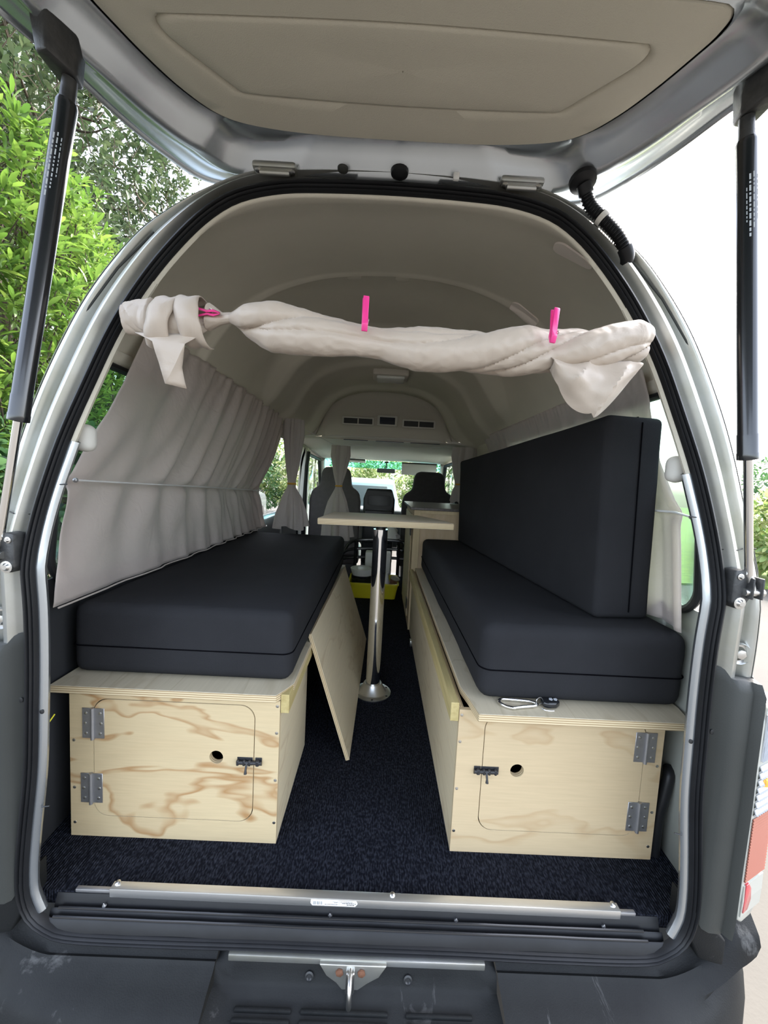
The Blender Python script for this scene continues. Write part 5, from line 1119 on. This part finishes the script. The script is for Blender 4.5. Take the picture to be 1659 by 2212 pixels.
# ================================================================== PARKED CARS
def parked_car(name, loc, rz, paint, lab, h=1.0):
    t = thing(name, loc, lab, 'car'); t.rotation_euler = (0, 0, rz)
    def mk(n, g, m, par=None, **k):
        o = make(n, g, m, par or t, **k); return o
    O = Vector(loc)
    prof = [(0.0, 0.30), (-0.03, 0.55), (0.02, 0.95), (0.10, 1.02), (0.42, 1.58), (0.62, 1.66), (2.2, 1.68), (2.5, 1.62), (3.15, 1.06), (4.05, 0.94), (4.28, 0.80), (4.32, 0.45), (4.25, 0.28)]
    g = G(); hw = 0.84
    def tum(v): return hw - 0.14 * max(0, (v - 0.95) / 0.7)
    g.prism(prof, lambda u, v: O + Vector((-tum(v), u, v * h)), lambda u, v: O + Vector((tum(v), u, v * h)), 0.05, 3); mk('body', g, paint, recalc=True, smooth=60)
    g = G(); g.prism([(-0.60, 1.03), (0.60, 1.03), (0.55, 1.50), (-0.55, 1.50)], lambda u, v: O + Vector((u, lerp(0.10, 0.385, (v - 1.02) / 0.5) - 0.014, v * h)), lambda u, v: O + Vector((u, lerp(0.10, 0.385, (v - 1.02) / 0.5) + 0.02, v * h)), 0.01); mk('rear_window', g, 'carglass', recalc=True)
    for s in (-1, 1):
        for a, b, c_, d in ((0.50, 1.30, 0.62, 1.27), (1.38, 2.10, 1.38, 2.10), (2.18, 3.0, 2.18, 2.45)):
            g = G(); g.add([O + Vector((s * (tum(z) + 0.006), y, z * h)) for y, z in ((a, 1.04), (b, 1.04), (d, 1.54), (c_, 1.54))], [(0, 1, 2, 3)]); o = mk('side_window', g, 'carglass'); o.modifiers.new('thickness', 'SOLIDIFY').thickness = 0.006
        g = G(); g.tube([O + Vector((s * 0.68, 0.6, 1.67 * h)), O + Vector((s * 0.68, 0.7, 1.72 * h)), O + Vector((s * 0.67, 2.1, 1.74 * h)), O + Vector((s * 0.67, 2.25, 1.68 * h))], 0.018, 8); mk('roof_rail', g, 'steel')
        g = G(); g.box(O.x + s * 0.74 - 0.06, O.x + s * 0.74 + 0.06, O.y - 0.03, O.y + 0.05, O.z + 0.70 * h, O.z + 1.0 * h, 0.015); mk('tail_lamp', g, 'lamp_red')
        for y in (0.75, 3.45):
            g = G(); g.lathe([(0.10, 0.10), (0.20, 0.11), (0.30, 0.10), (0.33, 0.06), (0.33, -0.10), (0.1, -0.10)], O + Vector((s * 0.76, y, 0.33)), (s, 0, 0), 28); mk('wheel', g, 'tyre')
    g = G(); g.box(O.x - 0.86, O.x + 0.86, O.y - 0.08, O.y + 0.10, O.z + 0.30, O.z + 0.58, 0.04, 3); mk('rear_bumper', g, 'greyplastic')
    return t
parked_car('parked_car', (-0.42, 8.2, -0.62), 0, 'carblue', 'pale blue hatchback parked ahead of the van, seen through the windscreen', 0.93)
parked_car('parked_car', (-3.75, 7.6, -0.62), math.radians(8), 'carsilver', 'silver wagon parked at the left, seen past the sliding door')

# ================================================================== PLANTS
def leaf_shape(kind):
    """a folded, slightly curved leaf along +Y, unit length"""
    w = {'lance': 0.13, 'round': 0.30, 'small': 0.2}[kind]
    prof = {'lance': [(0, 0.02), (0.25, 0.75), (0.6, 1.0), (0.85, 0.6), (1, 0.03)], 'round': [(0, 0.05), (0.2, 0.6), (0.55, 1.0), (0.85, 0.75), (1, 0.1)], 'small': [(0, 0.05), (0.3, 0.8), (0.6, 1.0), (0.85, 0.6), (1, 0.05)]}[kind]
    v = []; f = []
    for i, (y, k) in enumerate(prof):
        dz = -0.16 * y * y; v += [(-w * k, y, dz + 0.05 * k), (0, y, dz), (w * k, y, dz + 0.05 * k)]
        if i: b = 3 * i; f += [(b - 3, b - 2, b + 1, b), (b - 2, b - 1, b + 2, b + 1)]
    return v, f
LEAF = {k: leaf_shape(k) for k in ('lance', 'round', 'small')}
CAMP = Vector((0, 0, 0.9))
def rnd_dir(rg):
    while True:
        d = Vector((rg.uniform(-1, 1), rg.uniform(-1, 1), rg.uniform(-1, 1)))
        if 0.05 < d.length < 1: return d.normalized()
def leaf_matrix(p, d, rg, size):
    d = d.normalized(); u = Vector((0, 0, 1)) + rnd_dir(rg) * 0.6; x = d.cross(u)
    if x.length < 1e-3: x = Vector((1, 0, 0))
    x.normalize(); z = x.cross(d)
    M = Matrix((x, d, z)).transposed().to_4x4(); M = Matrix.Translation(p) @ M @ Matrix.Scale(size, 4); return M
def plant(name, base, lab, cat, shoots, kind, m, rg, size, per, n_single=0, twigs=True, group=None, trunk=None, buds=0):
    """shoots: list of (point, direction) tips; every tip carries a whorl of leaves. The nearest leaves are single objects."""
    base = Vector(base); t = thing(name, base, lab, cat, group); lv, lf = LEAF[kind]; allm = []
    for p, d in shoots:
        for k in range(per):
            a = 2 * PI * k * 0.382 + rg.uniform(-0.3, 0.3); s = k / per
            o = d.orthogonal().normalized(); o2 = d.cross(o)
            rad = (o * math.cos(a) + o2 * math.sin(a))
            ld = (d * (0.25 + 0.9 * s) + rad * (1.0 - 0.55 * s) + rnd_dir(rg) * 0.25)
            allm.append(leaf_matrix(p - d * size * 1.5 * (1 - s), ld, rg, size * rg.uniform(0.7, 1.2)))
    if n_single:
        allm.sort(key=lambda M: (M.translation - CAMP).length); single, allm = allm[:n_single], allm[n_single:]
        me = bpy.data.meshes.new('leaf'); me.from_pydata(lv, [], lf); me.materials.append(MT[m]); me.polygons.foreach_set('use_smooth', [True] * len(me.polygons))
        for M in single:
            o = bpy.data.objects.new('leaf', me); COL.objects.link(o); o.parent = t; o.matrix_local = Matrix.Translation(-base) @ M
    V_ = []; F_ = []; T_ = []
    for M in allm:
        n = len(V_); tone = rg.random()
        V_ += [(M @ Vector(v)) - base for v in lv]; F_ += [tuple(i + n for i in f) for f in lf]; T_ += [tone] * len(lv)
    me = bpy.data.meshes.new('foliage'); me.from_pydata(V_, [], F_); me.materials.append(MT[m]); me.polygons.foreach_set('use_smooth', [True] * len(me.polygons))
    at = me.attributes.new('tone', 'FLOAT', 'POINT'); at.data.foreach_set('value', T_); me.update()
    o = bpy.data.objects.new('foliage', me); COL.objects.link(o); o.parent = t; o['kind'] = 'stuff'
    if twigs:
        g = G()
        for p, d in shoots[::2]:
            q = p - d * size * 4 + Vector((rg.uniform(-0.05, 0.05), rg.uniform(-0.05, 0.05), -0.08)); g.tube([q, p - d * size * 0.5], [0.005, 0.0025], 4, cap=False)
        o = make('twigs', g, 'bark', t); o['kind'] = 'stuff'
    if trunk:
        for path, r0, r1 in trunk:
            P_ = smooth_path(path, 16); g = G(); g.tube(P_, [lerp(r0, r1, i / 15) for i in range(16)], 8); make('branch', g, 'bark', t)
    if buds:
        g = G()
        for p, d in rg.sample(shoots, min(buds, len(shoots))):
            for k in range(5):
                c = p + d * 0.03 + rnd_dir(rg) * 0.025; g.tube([c, c + (d + rnd_dir(rg) * 0.7) * 0.03], [0.007, 0.003], 5)
        o = make('flower_buds', g, 'bud', t, label='clusters of pale flower buds'); o['kind'] = 'stuff'
    return t
rg = random.Random(11)
def face_shoots(n, xs, ys, zs, depth, face, rg, bulge=0.25, scale=1.1):
    """shoots over the uneven front of a hedge"""
    out = []
    for _ in range(n):
        y = rg.uniform(*ys); z = rg.uniform(*zs); b = noise.noise(Vector((y * scale, z * scale, 5.0))) * bulge
        x = lerp(xs[0], xs[1], (z - zs[0]) / (zs[1] - zs[0])) + b - abs(rg.gauss(0, depth)) * 1.0
        out.append((Vector((x, y, z)), (Vector(face) + rnd_dir(rg) * 0.55).normalized()))
    return out
# bright lance-leaved shrub next to the van
sh = face_shoots(1700, (-1.75, -2.0), (1.0, 3.3), (0.6, 3.0), 0.22, (0.75, -0.35, 0.75), rg, 0.35)
sh = [(p, d) for p, d in sh if p.z < 2.85 - 0.12 * max(0, p.y - 1.9) + 0.3 * noise.noise(p * 2)]
plant('lance_leaf_shrub', (-2.2, 2.6, -0.62), 'bright green shrub with long narrow leaves, left of the van', 'shrub', sh, 'lance', 'leaf_bright', rg, 0.085, 11, 260, trunk=[([(-2.2, 2.4, -0.62), (-2.25, 2.5, 0.6), (-2.2, 2.3, 1.8)], 0.05, 0.02), ([(-2.2, 2.7, -0.62), (-2.3, 3.0, 0.6), (-2.25, 3.3, 1.9)], 0.05, 0.02)])
# darker rounder shrub below it
sh = face_shoots(1000, (-1.62, -1.72), (0.9, 3.0), (-0.5, 1.15), 0.16, (0.9, -0.3, 0.5), rg, 0.2)
plant('round_leaf_shrub', (-1.85, 2.2, -0.62), 'deep green shrub with broad rounded leaves below the bright one', 'shrub', sh, 'round', 'leaf_round', rg, 0.062, 9, 240, trunk=[([(-1.9, 2.0, -0.62), (-1.95, 2.0, 0.2), (-1.8, 1.9, 0.9)], 0.04, 0.015)])
# overhanging dark tree behind
sh = []
for _ in range(5200):
    y = rg.uniform(1.4, 7.0); x = -2.5 - rg.random() ** 1.1 * 3.0 - 0.15 * (y - 2); z = rg.uniform(1.6 if y < 3.6 else 2.9, 6.2)
    if noise.noise(Vector((x * 1.3, y * 1.3, z * 1.3))) > -0.30: sh.append((Vector((x, y, z)), (Vector((0.5, -0.5, 0.3)) + rnd_dir(rg)).normalized()))
trk = [([(-4.2, 4.6, -0.62), (-4.1, 4.4, 1.0), (-3.9, 4.0, 2.4), (-3.6, 3.6, 3.8)], 0.22, 0.09), ([(-3.9, 4.0, 2.3), (-3.4, 3.4, 2.9), (-3.0, 2.9, 3.1), (-2.6, 2.7, 3.5)], 0.09, 0.03), ([(-3.95, 4.2, 1.9), (-3.5, 3.9, 2.5), (-2.9, 3.8, 2.7), (-2.4, 3.7, 2.6)], 0.08, 0.025), ([(-3.7, 3.7, 3.3), (-3.1, 2.9, 3.5), (-2.7, 2.4, 3.3), (-2.5, 2.0, 3.6)], 0.07, 0.02)]
for _ in range(160):
    p, d = rg.choice(sh); q = p + Vector((-0.5, 0.4, -0.1)) + rnd_dir(rg) * 0.5; trk.append(([q, q.lerp(p, 0.5) + rnd_dir(rg) * 0.1, p], 0.018, 0.004))
plant('gnarled_tree', (-4.2, 4.6, -0.62), 'dark gnarled tree with pale buds behind the left shrubs', 'tree', sh, 'small', 'leaf_dark', rg, 0.085, 9, 120, trunk=trk, buds=110)
sh = []
for _ in range(2600):
    sh.append((Vector((rg.uniform(-9.5, -5.6), rg.uniform(2.0, 9.0), rg.uniform(0.5, 9.5))), (Vector((0.5, -0.5, 0.3)) + rnd_dir(rg)).normalized()))
plant('tall_tree', (-7.5, 7.0, -0.62), 'tall dark tree filling the background at the upper left', 'tree', sh, 'small', 'leaf_dark', rg, 0.24, 9, 0, twigs=False, trunk=[([(-7.5, 7.0, -0.62), (-7.4, 6.9, 2.5), (-7.2, 6.6, 6.5)], 0.3, 0.1), ([(-7.4, 6.9, 2.4), (-6.6, 6.0, 4.0), (-6.0, 5.4, 5.6)], 0.14, 0.05)])
# greenery ahead of and beside the van
def ball_shoots(n, c, r, rg, zs=1.0):
    out = []
    for _ in range(n):
        d = rnd_dir(rg); k = rg.uniform(0.75, 1.05) + 0.2 * noise.noise(d * 2.5 + Vector(c)); out.append((Vector(c) + Vector((d.x * r, d.y * r, d.z * r * zs)) * k, (d + rnd_dir(rg) * 0.5).normalized()))
    return out
for i, (c, r, zs, n, m, lab) in enumerate((((-2.6, 15.5, 0.9), 2.3, 0.75, 700, 'leaf_far', 'pale flowering bush ahead of the van, left of the blue car'),
                                        ((0.2, 16.5, 0.7), 2.0, 0.7, 700, 'leaf_far', 'pale leafy bush straight ahead behind the blue car'),
                                        ((3.2, 15.0, 0.9), 2.2, 0.8, 700, 'leaf_bright', 'bright green bush ahead on the right'),
                                        ((-6.2, 14.0, 1.4), 2.6, 0.9, 700, 'leaf_bright', 'green bush far left behind the silver wagon'),
                                        ((-4.9, 8.8 + 5.0, 0.6), 1.6, 0.9, 400, 'leaf_round', 'dark round bush behind the silver wagon'),
                                        ((7.6, 7.0, 0.35), 1.15, 0.75, 500, 'leaf_far', 'dry looking bush beyond the lawn at the right'),
                                        ((10.5, 9.5, 0.6), 1.8, 0.8, 500, 'leaf_round', 'green bush far to the right of the van'))):
    plant('garden_bush', (c[0], c[1], -0.62), lab, 'bush', ball_shoots(n, c, r, rg, zs), 'small', m, rg, 0.17, 9, 0, twigs=False, group='bushes in the distance', trunk=[([(c[0], c[1], -0.62), (c[0] + 0.1, c[1], 0.2), (c[0], c[1] + 0.1, c[2])], 0.07, 0.03)])
